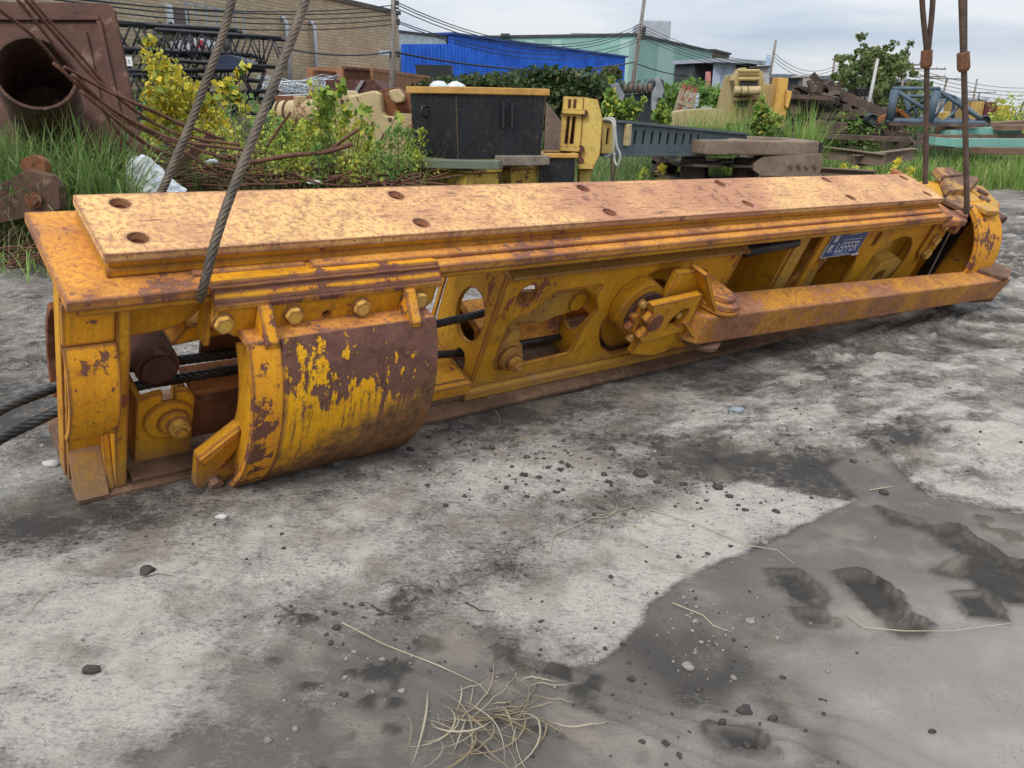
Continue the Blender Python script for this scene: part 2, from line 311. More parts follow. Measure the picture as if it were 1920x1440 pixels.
MB().prism([(.40, .55), (.86, .60), (.88, .66), (.46, .635)], 1, .25, .42).build('cross_member', YELC, grab, bevel=.004)
MB().prism([(.56, .40), (1.4, .42), (1.4, .5), (.56, .5)], 1, .34, .36).build('inner_web', RUST, grab)
hexbolt(.63, .335, .3, .03)
# lower left corner link of the curved guard
MB().prism([(.413, .225), (.415, .06), (.445, .02), (.60, .02), (.61, .36), (.57, .36)], 1, -.085, -.03, holes=[[(.52, .14), (.585, .235), (.585, .14)]]).build('corner_link', YEL, grab, bevel=.006)
MB().prism([(.43, .19), (.57, .33), (.57, .36), (.413, .225)], 1, -.105, -.0855).build('corner_link', YELC, grab, bevel=.004)
hexbolt(.49, .075, -.085, .03, .035, mat=RAILM)
# curved guard
GC = (.37, .44)
MB().arc_shell(.665, 1.37, GC, .64, .03, math.radians(-47), math.radians(38), 32).build('curved_guard', GUARD, grab, bevel=.003)
MB().arc_shell(.54, .664, GC, .636, .03, math.radians(-47), math.radians(38), 32).build('guard_band', YELC, grab, bevel=.003)
MB().arc_shell(.575, .60, GC, .606, .2, math.radians(-44), math.radians(38), 24).arc_shell(1.30, 1.33, GC, .606, .2, math.radians(-44), math.radians(38), 24).build('guard_rib', YEL, grab)
MB().prism([(-.135, .805), (-.135, .832), (-.03, .822), (-.03, .79)], 0, .54, 1.37).build('guard_shelf', LEDGE, grab, bevel=.006)
MB().prism([(.44, .955), (1.41, .955), (1.41, .84), (1.37, .80), (.60, .79), (.53, .79), (.44, .86)], 1, -.035, -.005, holes=[circ(.90, .845, .018, 14)]).build('bolt_plate', YEL, grab, bevel=.005)
MB().box(.88, .92, -.004, .01, .82, .87).build('backing_pad', RUSTD, grab)
hd = MB().prism([(.11, 1.004), (.02, 1.012), (-.03, .958), (-.046, .944), (-.046, .925), (-.036, .925), (-.036, .9565), (-.004, .9565), (-.004, 1.0005), (.11, 1.0005)], 0, .44, 1.425).build('hood', YELC, grab, bevel=.004)
for a in (.60, 1.235): MB().prism([(-.047, .935), (-.062, .925), (-.155, .83), (-.15, .79), (-.036, .79), (-.036, .935)], 0, a, a + .055).build('guard_strap', YELC, grab, bevel=.005)
for a, b in ((.475, .872), (.75, .872), (1.045, .87), (1.325, .87)): hexbolt(a, b, -.035, .037, .028)
for a in (.70, 1.10, 1.395): MB().box(a, a + .02, -.004, .1, .80, .95).build('stiffener', YEL, grab)
# middle housing
HV = .12
W1 = rpoly([(2.33, .674), (2.69, .684), (2.665, .60), (2.735, .50), (2.67, .40), (2.655, .195), (2.3, .18), (2.12, .185), (2.075, .21), (2.065, .33), (2.074, .5), (2.12, .535), (2.185, .535), (2.257, .605)], .03, 3)
W2 = rpoly([(3.069, .728), (3.274, .742), (3.398, .69), (3.60, .684), (3.60, .30), (3.52, .185), (3.3, .15), (3.05, .118), (2.901, .20), (2.836, .30), (2.81, .40), (2.87, .50), (2.94, .62)], .03, 3)
hp = MB().prism([(1.97, .045), (3.86, .045), (3.86, .80), (1.97, .80)], 1, HV, HV + .025, holes=[rpoly(W1, .0001, 1), rpoly(W2, .0001, 1), circ(2.135, .672, .066, 24)]).build('housing_plate', YEL, grab, bevel=.006)
MB().prism([(.146, .045), (.55, .045), (.57, .36), (.57, .62), (.36, .80), (.146, .80)], 0, 1.97, 1.995, holes=[circ(.31, .44, .118, 30, .155), rpoly([(.24, .08), (.32, .08), (.335, .17), (.31, .22), (.26, .22), (.23, .17)], .03, 3)]).build('housing_end', YEL, grab, bevel=.005)
MB().prism([(.10, .036), (.10, .085), (.595, .085), (.60, .036)], 0, 1.935, 1.969).box(1.93, 1.969, .105, .6, .0855, .125).build('housing_foot', YEL, grab, bevel=.006)
MB().box(1.955, 1.969, .57, .60, .05, .70).build('housing_rim', YEL, grab, bevel=.004)
MB().prism([(.075, .0355), (.075, .085), (.118, .10), (.118, .0355)], 0, 1.9, 3.95).build('housing_rail', DUSTY, grab, bevel=.008)
MB().prism([(.085, .80), (.085, .825), (.215, .85), (.215, .80)], 0, 1.96, 3.90).build('housing_ledge', DUSTY, grab, bevel=.006)
MB().box(1.98, 3.88, .2155, .245, .80, .956).build('ledge_upstand', DUSTY, grab, bevel=.004)
for a in (2.1, 2.55, 3.02, 3.5, 3.82): 
    m = MB(); m.cyl((a, .15, .83), (a, .15, .862), .022, 6); m.cyl((a, .15, .825), (a, .15, .838), .03, 16); m.build('ledge_bolt', DUSTY, grab, bevel=.003)
MB().box(3.86, 3.885, .12, .56, .05, .80).build('housing_end', YEL, grab, bevel=.004)
MB().prism([(.16, .05), (.56, .05), (.56, .42), (.44, .46), (.36, .40), (.33, .28), (.27, .26), (.22, .30), (.16, .42)], 0, 2.72, 2.75).build('inner_bulkhead', YEL, grab, bevel=.004)
MB().box(2.755, 2.775, .16, .56, .42, .78).build('inner_bulkhead', YEL, grab)
MB().prism(rpoly([(2.05, .50), (2.22, .41), (2.45, .37), (2.52, .40), (2.70, .43), (2.775, .49), (2.72, .565), (2.5, .58), (2.3, .60), (2.05, .62)], .03, 4), 1, .23, .26).build('lever', DUSTY, grab, bevel=.006)
MB().cyl((2.66, .23, .495), (2.66, .215, .495), .062, 28).build('lever_pin', YEL, grab, bevel=.004)
MB().prism([(.30, .16), (.34, .30), (.56, .34), (.56, .30), (.38, .26), (.34, .16)], 0, 2.1, 2.71).build('saddle_plate', LEDGE, grab, bevel=.004)
MB().box(2.0, 3.84, .56, .58, .05, .30).build('rear_web', YEL, grab)
MB().box(2.0, 3.84, .17, .55, .0755, .10).build('housing_floor', RAILM, grab)
MB().cyl((2.17, .20, .26), (2.17, .13, .26), .10, 32).cyl((2.17, .13, .26), (2.17, .085, .26), .072, 32).build('pin_boss', DUSTY, grab, bevel=.012)
MB().prism([(2.11, .33), (2.24, .33), (2.22, .42), (2.13, .43)], 1, .15, .22).build('boss_lug', DUSTY, grab, bevel=.008)
hexbolt(2.165, .265, .085, .045, .04, mat=DUSTY, name='castle_nut')
MB().cyl((2.165, .037, .265), (2.165, .012, .265), .024, 14).build('pin_end', DUSTY, grab, bevel=.003)
# sheave and latch
SHC = (3.24, .40)
def disc(m, c, v0, v1, r, ri=0, n=56):
    if ri: m.prism(circ(*c, r, n), 1, v0, v1, holes=[circ(*c, ri, n)])
    else: m.prism(circ(*c, r, n), 1, v0, v1)
    return m
m = MB(); disc(m, SHC, .20, .235, .33, .20); disc(m, SHC, .24, .30, .29, .1); disc(m, SHC, .305, .34, .33, .20); m.build('sheave', YEL, grab, bevel=.008)
m = MB(); disc(m, SHC, .19, .25, .12, 0); m.build('sheave_hub', RUSTD, grab, bevel=.008)
for k in range(4):
    a = k * math.pi / 2 + .6; MB().bar((SHC[0] + .09 * math.cos(a), .235, SHC[1] + .09 * math.sin(a)), (SHC[0] + .22 * math.cos(a), .235, SHC[1] + .22 * math.sin(a)), .02, .05).build('sheave_spoke', YEL, grab)
MB().prism([(2.84, .30), (2.92, .16), (3.15, .09), (3.4, .12), (3.52, .22), (3.6, .2), (3.6, .05), (2.84, .05)], 1, .26, .29).build('splash_plate', DUSTY, grab, bevel=.005)
m = MB(); disc(m, (2.99, .53), .02, .12, .175, 0, 40); m.build('latch_hub', YEL, grab, bevel=.02)
m = MB(); disc(m, (2.99, .53), -.005, .02, .135, 0, 40); m.build('latch_hub', RUSTD, grab, bevel=.01)
lob = []
for i in range(72):
    t = 2 * math.pi * i / 72; r = .105 + .016 * math.cos(9 * t) + .004 * math.sin(4 * t); lob.append((2.96 + r * math.cos(t), .50 + r * math.sin(t)))
MB().prism(lob, 1, -.045, -.005).build('castle_ring', YEL, grab, bevel=.012)
MB().prism([(2.885, .66), (3.31, .685), (3.315, .60), (3.33, .42), (2.95, .385), (2.90, .43), (2.95, .50), (2.89, .55), (2.925, .60)], 1, -.10, -.05, holes=[rpoly([(3.10, .46), (3.24, .46), (3.25, .59), (3.19, .60), (3.12, .54)], .02, 3)]).build('latch_plate', YEL, grab, bevel=.008)
m = MB(); disc(m, (2.975, .535), -.112, -.10, .058, 0, 30); m.build('latch_pin', RUST, grab, bevel=.004)
for a, b in ((2.875, .635), (2.90, .395), (3.2, .54)): hexbolt(a, b, -.06 if a > 3 else -.03, .025, .022)
# chevron lugs and pivot bracket of the side arm
MB().prism([(3.10, .80), (3.28, .80), (3.42, .62), (3.40, .55), (3.24, .58), (3.10, .62)], 1, -.02, .03).build('upper_lug', YEL, grab, bevel=.005)
MB().prism([(3.0, .42), (3.26, .42), (3.44, .36), (3.42, .25), (3.2, .21), (2.98, .26)], 1, -.05, .0).build('lower_lug', YEL, grab, bevel=.005)
MB().bar((3.235, -.045, .835), (3.455, -.085, .575), .13, .026, (1, 0, .8)).build('chevron_rib', YEL, grab, bevel=.004)
MB().bar((3.25, -.06, .50), (3.455, -.09, .33), .13, .026, (1, 0, .8)).build('chevron_rib', YEL, grab, bevel=.004)
MB().box(3.38, 3.48, -.06, .12, .24, .62).build('pivot_block', YEL, grab, bevel=.01)
def tongue(w0, w1, r, mat, name='pivot_tongue'):
    pts = [(3.40, .13), (3.40, -.06)] + [(3.56 + r * math.cos(t), -.06 + r * math.sin(t)) for t in [math.radians(x) for x in range(200, 381, 18)]] + [(3.56 + r, .13)]
    return MB().prism(pts, 2, w0, w1).build(name, mat, grab, bevel=.006)
tongue(.585, .62, .135, LEDGE); tongue(.562, .584, .15, YEL); tongue(.29, .325, .145, RAILM); tongue(.62, .65, .09, LEDGE, 'pivot_pad')
# the arm
def arm_sec(pts_near, pts_far, w0l, w1l, w0r, w1r): pass
near0, near1 = Vector((3.42, -.155)), Vector((7.42, -.335)); far0, far1 = Vector((3.50, .03)), Vector((7.22, -.15))
lft = [Vector((3.44, -.055)) + Vector((math.cos(t), math.sin(t))) * .115 for t in [math.radians(x) for x in (90, 115, 140, 160, 180, 200, 220, 245, 265)]]
out = [tuple(far1)] + [tuple(p) for p in lft] + [(7.30, -.335), tuple(near1)]
n = len(out); vs = []
for (x, y) in out:
    q = (x - 3.5) / 3.9; vs.append((x, y, .325 - .04 * q))
for (x, y) in out:
    q = (x - 3.5) / 3.9; vs.append((x + (.10 if x > 7 else 0), y, .552 - .05 * q))
vs = [(x, y - .0, z + (.02 if i < n else 0)) for i, (x, y, z) in enumerate(vs)]
MB().add(vs, [tuple(range(n))[::-1], tuple(range(n, 2 * n))] + [(i, (i + 1) % n, (i + 1) % n + n, i + n) for i in range(n)]).build('side_arm', ARM, grab, bevel=.012)
MB().prism([(7.0, -.09), (7.16, -.03), (7.62, -.17), (7.63, -.26), (7.36, -.345), (7.28, -.33)], 2, .497, .54).build('arm_cap', RAILM, grab, bevel=.008)
MB().prism([(7.1, -.12), (7.6, -.22), (7.45, -.33), (7.1, -.28)], 2, .255, .305).build('arm_cap', RAILM, grab, bevel=.008)
# right half of the frame
MB().box(3.9, 4.45, .50, .52, .1, .93).box(4.425, 4.45, .13, .50, .05, .95).build('rear_web', YEL, grab, bevel=.003)
MB().box(4.0, 4.09, .45, .499, .62, .80).build('inner_pad', RUST, grab)
MB().prism([(4.46, .95), (4.60, .95), (4.64, .05), (4.48, .05)], 1, .12, .15).build('strut', DUSTY, grab, bevel=.006)
MB().box(4.63, 4.76, .3, .33, .1, .95).build('rear_web', YEL, grab)
HA = rpoly([(4.86, .67), (5.30, .69), (5.43, .62), (5.47, .50), (5.44, .33), (5.42, .08), (4.86, .08)], .05, 4)
HB = rpoly([(5.68, .66), (5.80, .72), (5.98, .765), (6.15, .74), (6.25, .66), (6.29, .52), (6.22, .25), (6.2, .08), (5.68, .08)], .05, 4)
HS = rpoly([(5.535, .71), (5.595, .72), (5.60, .80), (5.585, .83), (5.55, .83), (5.535, .80)], .012, 2)
MB().prism([(4.775, .955), (6.66, .955), (6.64, .78), (6.60, .74), (6.63, .62), (6.57, .52), (6.60, .36), (6.60, .05), (4.775, .05)], 1, .12, .145, holes=[HA, HB, HS]).build('side_plate', YEL, grab, bevel=.006)
MB().box(4.80, 6.5, .46, .48, .05, .93).build('rear_web', YEL, grab)
MB().prism([(.146, .05), (.46, .05), (.46, .93), (.146, .93)], 0, 5.55, 5.575).build('inner_bulkhead', YEL, grab)
MB().prism(rpoly([(4.82, .28), (5.02, .28), (5.08, .40), (5.06, .52), (5.12, .60), (5.06, .67), (4.88, .68), (4.84, .62), (4.90, .5), (4.82, .42)], .03, 3), 1, .17, .22).build('guide_casting', DUSTY, grab, bevel=.01)
m = MB(); disc(m, (4.97, .56), .155, .17, .05, 0, 24); m.build('guide_casting', YEL, grab, bevel=.004)
MB().prism(rpoly([(5.66, .33), (5.72, .60), (5.95, .62), (6.10, .56), (6.02, .42), (5.96, .33)], .02, 3), 1, .06, .16, holes=[rpoly([(5.76, .38), (5.92, .38), (5.90, .50), (5.78, .48)], .02, 3)]).build('latch_block', DUSTY, grab, bevel=.01)
MB().prism(rpoly([(5.72, .62), (5.95, .63), (5.97, .68), (5.92, .72), (5.78, .71)], .03, 3), 1, .16, .22).build('latch_block', DUSTY, grab, bevel=.01)
MB().prism([(6.38, .92), (6.40, .60), (6.46, .53), (6.60, .52), (6.68, .60), (6.66, .92)], 1, .095, .119).build('bolt_pad', YEL, grab, bevel=.01)
for b in (.865, .72, .59): hexbolt(6.51, b, .095, .05, .035)
MB().prism([(6.25, .0), (6.62, -.02), (6.62, .3), (6.25, .3)], 2, .9, .956).box(6.60, 6.68, .02, .12, .80, .98).build('end_lug', LEDGE, grab, bevel=.012)
# name plate
npl = MB().box(4.86, 5.345, .106, .1195, .665, .89).build('name_plate', plain('plate_rim_grey', (.35, .36, .36), .5, bump=.1), grab, bevel=.002)
BLUE = plain('weathered_blue_enamel', (.02, .065, .22), .4, .35, 14, bump=.05); WHT = plain('worn_white_ink', (.55, .58, .62), .6, bump=0)
MB().box(4.872, 5.333, .1035, .106, .677, .878).build('plate_face', BLUE, npl)
FONT = {'L': [((0, 1), (0, 0), (.6, 0))], 'E': [((.6, 1), (0, 1), (0, 0), (.6, 0)), ((0, .5), (.5, .5))], 'F': [((.6, 1), (0, 1), (0, 0)), ((0, .5), (.5, .5))], 'R': [((0, 0), (0, 1), (.45, 1), (.6, .85), (.6, .62), (.45, .5), (0, .5)), ((.3, .5), (.6, 0))], 't': [((.2, 1.2), (.2, .1), (.35, 0), (.5, 0)), ((0, .75), (.45, .75))], 'e': [((.0, .42), (.55, .42), (.5, .7), (.25, .78), (.03, .62), (0, .35), (.1, .05), (.3, 0), (.52, .1))], 'l': [((.15, 1.1), (.15, 0))]}
def letters(text, mapf, size, w, mb):
    x = 0
    for ch in text:
        for st in FONT[ch]:
            for a, b in zip(st[:-1], st[1:]):
                a_, b_ = Vector((x + a[0] * size, a[1] * size)), Vector((x + b[0] * size, b[1] * size)); d = (b_ - a_).normalized() * w / 2; n_ = Vector((-d.y, d.x))
                c = [a_ - d + n_, b_ + d + n_, b_ + d - n_, a_ - d - n_]; mb.add([mapf(p.x, p.y, 0) for p in c] + [mapf(p.x, p.y, 1) for p in c], [(0, 1, 2, 3), (7, 6, 5, 4), (0, 4, 5, 1), (1, 5, 6, 2), (2, 6, 7, 3), (3, 7, 4, 0)])
        x += size * .82
lm = MB(); letters('LEFFER', lambda x, y, k: (4.998 + x * .96, .1035 - .0015 * k, .712 + y * 1.15), .062, .009, lm); lm.build('lettering', WHT, npl)
lm = MB(); lm.box(4.893, 4.948, .1022, .1034, .715, .775).build('emblem', WHT, npl)
lm = MB(); lm.bar((4.912, .1017, .722), (4.945, .1017, .768), .0009, .012, (0, 1, 0)).build('emblem', BLUE, npl)
lm = MB(); lm.box(4.90, 4.95, .1022, .1034, .80, .855).build('emblem', WHT, npl)
lm = MB(); random.seed(8)
for (x0, x1, z) in ((5.0, 5.22, .686), (5.03, 5.28, .806), (5.08, 5.25, .85)):
    x = x0
    while x < x1: q = random.uniform(.006, .02); lm.box(x, x + q, .1025, .1034, z, z + .006); x += q + .006
lm.build('small_print', WHT, npl)
MB().bar((5.25, .09, .675), (5.31, .08, .69), .008, .012).build('bent_corner', WHT, npl)
# ring at the right end
RC = (.38, .50)
HINGE = paint('scraped_hinge_paint', (.50, .27, .07), (.28, .14, .06), th=.49, streak=.15, mud=.6, rust=(.10, .055, .04), rough=.65)
MB().arc_shell(6.9, 7.38, RC, .55, .035, math.radians(-100), math.radians(68), 44).build('end_ring', YELC, grab, bevel=.005)
m = MB(); m.prism(circ(RC[0], RC[1], .514, 48), 0, 7.30, 7.32); m.build('ring_bulkhead', YEL, grab)
MB().box(7.236, 7.255, .18, .30, .10, .85).build('rope_slot', BLACK, grab)
MB().bar((7.23, .29, .84), (7.23, .20, .2), .006, .012).build('bright_wire', plain('bright_wire', (.6, .6, .6), .3, bump=0), grab)
MB().box(6.60, 7.26, .30, .50, .05, .93).build('core_beam', YEL, grab)
MB().box(6.63, 7.0, .12, .29, .80, .90).build('pin_block', DUSTY, grab, bevel=.02)
MB().prism(rpoly([(6.66, .10), (6.95, .12), (7.02, .30), (6.9, .36), (6.62, .24)], .03, 3), 2, .965, 1.0).build('hinge_plate', HINGE, grab, bevel=.01)
MB().prism([(6.34, .30), (6.72, .30), (7.0, .50), (6.9, .56), (6.34, .55)], 2, .96, .995).build('hinge_plate', YEL, grab, bevel=.01)
MB().prism([(6.74, .30), (7.14, .30), (7.60, .44), (7.72, .50), (7.45, .56), (7.0, .50)], 2, .98, 1.05).build('hinge_plate', HINGE, grab, bevel=.012)
MB().prism([(6.98, .50), (7.42, .52), (7.40, .66), (7.1, .66)], 2, 1.0, 1.07).build('hinge_plate', HINGE, grab, bevel=.012)
MB().prism([(7.02, .02), (7.2, .0), (7.47, .12), (7.72, .42), (7.6, .48), (7.08, .30), (6.98, .14)], 2, .955, 1.0).build('hinge_plate', DUSTY, grab, bevel=.012)
for a, b in ((7.28, .20), (7.45, .30)): MB().cyl((a, b, 1.0), (a, b, 1.02), .05, 24).cyl((a, b, 1.02), (a, b, 1.021), .028, 16).build('hinge_bolt', RUSTD, grab, bevel=.003)
MB().box(7.32, 7.62, .04, .12, .84, .90).build('stub_bar', RUSTD, grab, bevel=.005)
MB().box(6.22, 6.30, .52, .60, .99, 1.07).cyl((6.26, .56, 1.07), (6.26, .56, 1.09), .055, 6).build('corner_stud', ORUST, grab, bevel=.005)
for o in (6.5, 6.3): MB().cyl((o, .1, .02), (o, .3, .02), .09, 20).build('foot_roller', RAILM, grab, bevel=.01)
# ------------------------------------------------------------------ wire ropes
def up(a, b, k): a, b = Vector(a), Vector(b); return a + (a - b).normalized() * k
def rope_mesh(name, pts, r, mat, parent, pitch=.16, lobes=6, step=.006):
    P = [Vector(p) for p in pts]; cum = [0]
    for a, b in zip(P[:-1], P[1:]): cum.append(cum[-1] + (b - a).length)
    Ltot = cum[-1]; n = max(2, int(Ltot / step)); ns = lobes * 6
    arr = np.array(P); cs = np.array(cum); s = np.linspace(0, Ltot, n)
    C = np.stack([np.interp(s, cs, arr[:, k]) for k in range(3)], 1)
    k = max(3, int(.12 / step)) | 1; ker = np.ones(k) / k
    if n > 3 * k and len(P) > 2:
        Cp = np.vstack([np.repeat(C[:1], k // 2, 0) + np.outer(np.arange(-(k // 2), 0), C[1] - C[0]), C, np.repeat(C[-1:], k // 2, 0) + np.outer(np.arange(1, k // 2 + 1), C[-1] - C[-2])])
        C = np.stack([np.convolve(Cp[:, j], ker, 'valid') for j in range(3)], 1)
    T = np.gradient(C, axis=0); T /= np.linalg.norm(T, axis=1)[:, None]
    a = np.cross(T, [0.31, 0.2, 0.93]); a /= np.linalg.norm(a, axis=1)[:, None]; b = np.cross(T, a)
    th = np.linspace(0, 2 * np.pi, ns, endpoint=False)[None, :] + (2 * np.pi * s / pitch)[:, None]
    ph = np.linspace(0, 2 * np.pi, ns, endpoint=False)[None, :]
    rr = r * (.80 + .20 * np.abs(np.cos(lobes / 2 * ph)) ** .6) * np.ones_like(th)
    V = C[:, None, :] + (a[:, None, :] * np.cos(th)[..., None] + b[:, None, :] * np.sin(th)[..., None]) * rr[..., None]
    i, j = np.meshgrid(np.arange(n - 1), np.arange(ns), indexing='ij'); j2 = (j + 1) % ns
    Fq = np.stack([i * ns + j, i * ns + j2, (i + 1) * ns + j2, (i + 1) * ns + j], -1).reshape(-1, 4)
    return np_mesh(name, V.reshape(-1, 3), Fq, mat, parent, True)
t = NT('weathered_wire_rope'); n1 = t.noise(9, 5); n2 = t.noise(160, 2)
col = t.mix(t.mr(n1, .35, .65), (.085, .068, .05), (.16, .12, .085)); col = t.mix(t.mr(n2, .4, .7, 0, .5), col, (.03, .024, .02)); ROPE = t.bsdf(col, .6, .35, t.bump(n2, .5, .002), .5)
t = NT('rusty_wire_rope'); n1 = t.noise(9, 5); n2 = t.noise(160, 2)
col = t.mix(t.mr(n1, .35, .65), (.075, .05, .04), (.13, .08, .055)); col = t.mix(t.mr(n2, .4, .7, 0, .5), col, (.03, .024, .02)); ROPER = t.bsdf(col, .7, .2, t.bump(n2, .5, .002), .4)
t = NT('greased_black_rope'); n1 = t.noise(14, 5); n2 = t.noise(160, 2)
col = t.mix(t.mr(n1, .35, .65), (.016, .015, .015), (.04, .037, .034)); ROPEB = t.bsdf(col, .42, .2, t.bump(n2, .3, .002), .5)

o = rope_mesh('lifting_rope', [up(at(584, -30, 3.42), at(552, 60, 3.3), 4.5), at(584, -30, 3.42), at(552, 60, 3.3), at(470, 270, 3.06), at(425, 385, 2.93), at(398, 470, 2.87), at(380, 545, 2.84), at(376, 560, 2.9)], .0172, ROPE, None, pitch=.15)
tag(o, 'twisted steel sling passing in front of the grab top plate near its left end', 'wire rope', 'lifting ropes holding the grab')
o = rope_mesh('lifting_rope', [up(at(443, -30, 4.5), at(420, 60, 4.42), 4.5), at(443, -30, 4.5), at(420, 60, 4.42), at(360, 225, 4.28), at(305, 356, 4.1), at(288, 390, 4.1)], .0205, ROPE, None, pitch=.17)
tag(o, 'twisted steel sling going down behind the grab next to the white bag', 'wire rope', 'lifting ropes holding the grab')
FER = rusty('bronze_ferrule', (.13, .06, .035), (.21, .10, .055), 20)
def right_sling(label, pts, loops, fpt, Y):
    e = empty('lifting_rope', pts[0], label, 'wire rope', 'lifting ropes holding the grab'); inv = Matrix.Translation(-Vector(pts[0]))
    rope_mesh('rope_leg', [inv @ Vector(p) for p in pts], .021, ROPER, e, step=.01)
    for lp_ in loops: rope_mesh('rope_loop', [inv @ Vector(p) for p in lp_], .021, ROPER, e, step=.01)
    p, q = [inv @ Vector(x) for x in fpt]
    MB().cyl(p, p + (q - p) * .85, .042, 18, .044).cyl(p + (q - p) * .85, q, .043, 18, .03).build('ferrule', FER, e, smooth=False, bevel=.004)
right_sling('rope with a bronze ferrule below a narrow V of two strands, at right', [at(1738, 104, 6.9), at(1737, 230, 6.9), at(1735, 345, 6.9)], [[up(at(1728, -20, 6.85), at(1738, 100, 6.9), 3.5), at(1728, -20, 6.85), at(1730, 20, 6.87), at(1738, 100, 6.9)], [up(at(1750, -20, 6.9), at(1740, 100, 6.9), 3.5), at(1750, -20, 6.9), at(1748, 20, 6.9), at(1740, 100, 6.9)]], (at(1738, 94, 6.89), at(1736, 128, 6.9)), 6.9)
right_sling('rope with a bronze ferrule on a single upper strand, hooked on the grab right end', [at(1807, 110, 6.3), at(1810, 240, 6.3), at(1813, 385, 6.3), at(1812, 400, 6.32)], [[up(at(1802, -20, 6.3), at(1806, 104, 6.3), 4), at(1802, -20, 6.3), at(1806, 104, 6.3)], [up(at(1808, -20, 6.33), at(1808, 104, 6.33), 4), at(1808, -20, 6.33), at(1808, 104, 6.33)]], (at(1806, 98, 6.29), at(1807, 134, 6.3)), 6.3)
o = rope_mesh('hoist_rope', [Vector((-5, 2.1, .02)), Vector((-2.9, 2.4, .03)), L(-.60, .20, .05), L(-.40, .24, .20), L(-.201, .30, .322), L(.05, .32, .385), L(.275, .3, .432), L(.732, .3, .42), L(1.3, .3, .415), L(1.724, .3, .415), L(2.065, .3, .445), L(2.5, .38, .46), L(2.71, .42, .47)], .022, ROPEB, None, pitch=.2)
tag(o, 'black greased hoist rope running through the grab, the upper of the two', 'wire rope', 'hoist ropes threaded through the grab')
o = rope_mesh('hoist_rope', [Vector((-5, 2.5, .02)), Vector((-3.0, 2.66, .02)), L(-.60, .30, -.09), L(-.40, .30, .03), L(-.211, .3, .165), L(.037, .28, .30), L(.276, .25, .37), L(.74, .25, .37), L(1.2, .28, .28), L(1.782, .3, .207), L(2.01, .3, .181), L(2.443, .3, .176), L(2.76, .3, .172), L(3.2, .36, .12)], .022, ROPEB, None, pitch=.2)
tag(o, 'black greased hoist rope running through the grab, the lower of the two', 'wire rope', 'hoist ropes threaded through the grab')
o = MB().tube([L(3.80, .20, .855), L(4.43, .19, .875)], .03, 12).tube([L(3.89, .125, .79), L(4.44, .12, .825)], .036, 12).build('hydraulic_hose', BLACK, None, smooth=True)
tag(o, 'pair of black hoses inside the open bay left of the blue name plate', 'hose')
# ================================================================== GROUND
rng = np.random.RandomState(7)
def vnoise(x, y, seed=0):
    xi = np.floor(x).astype(np.int64); yi = np.floor(y).astype(np.int64); fx = x - xi; fy = y - yi
    fx = fx * fx * (3 - 2 * fx); fy = fy * fy * (3 - 2 * fy)
    def h(a, b):
        n = (a * 374761393 + b * 668265263 + seed * 1274126177) & 0x7fffffff; n = ((n ^ (n >> 13)) * 1274126177) & 0x7fffffff; return ((n ^ (n >> 16)) & 0xffff) / 65535.0
    return (h(xi, yi) * (1 - fx) + h(xi + 1, yi) * fx) * (1 - fy) + (h(xi, yi + 1) * (1 - fx) + h(xi + 1, yi + 1) * fx) * fy
def fbm(x, y, f, o=4, seed=0, g=.5):
    r = 0; a = 1; t = 0
    for i in range(o): r = r + a * vnoise(x * f + 17.3 * i, y * f + 9.1 * i, seed + i); t += a; a *= g; f *= 2.03
    return r / t
def sdpoly(X, Y, P):
    P = np.asarray(P); d = np.full(X.shape, 1e9); ins = np.zeros(X.shape, bool); n = len(P)
    for i in range(n):
        ax, ay = P[i]; bx, by = P[(i + 1) % n]; ex, ey = bx - ax, by - ay; wx, wy = X - ax, Y - ay
        t = np.clip((wx * ex + wy * ey) / (ex * ex + ey * ey + 1e-12), 0, 1); d = np.minimum(d, (wx - ex * t) ** 2 + (wy - ey * t) ** 2)
        c = ((ay > Y) != (by > Y)) & (X < ex * (Y - ay) / (ey + 1e-12) + ax); ins ^= c
    return np.where(ins, 1, -1) * np.sqrt(d)
def sst(x, a, b): t = np.clip((x - a) / (b - a), 0, 1); return t * t * (3 - 2 * t)
def gp(*pts): return [tuple(gd(x, y))[:2] for x, y in pts]
def slope(X, Y):
    u = (X + 1.70) * .7733 + (Y - 2.93) * .6335; return -.0254 * np.clip(u, 0, 8)
xs = np.concatenate([-3.4 - .02 * (1.045 ** np.arange(1, 180)[::-1] - 1) / .045, np.arange(-3.4, 5.4, .0165), 5.4 + .02 * (1.045 ** np.arange(1, 190) - 1) / .045])
ys = np.concatenate([[-400, -100, -30, -10, -4, -1, 0, .5, .9], np.arange(1.15, 4.6, .0135), 4.6 + .0135 * (1.0155 ** np.arange(1, 470) - 1) / .0155])
X, Y = np.meshgrid(xs, ys)
wx = (fbm(X, Y, 2.5, 7, 3, .62) - .5) * 1.15; wy = (fbm(X, Y, 2.5, 7, 31, .62) - .5) * 1.15
def area(pts, soft=.05, warp=.25): return sst(sdpoly(X + wx * warp, Y + wy * warp, gp(*pts)), -soft, soft)
n1 = fbm(X, Y, .9, 6, 50, .6); n2 = fbm(X, Y, 5, 5, 60, .62); n3 = fbm(X, Y, 22, 3, 70)
dry = .40 + (n1 - .5) * .9 + (n2 - .5) * .9
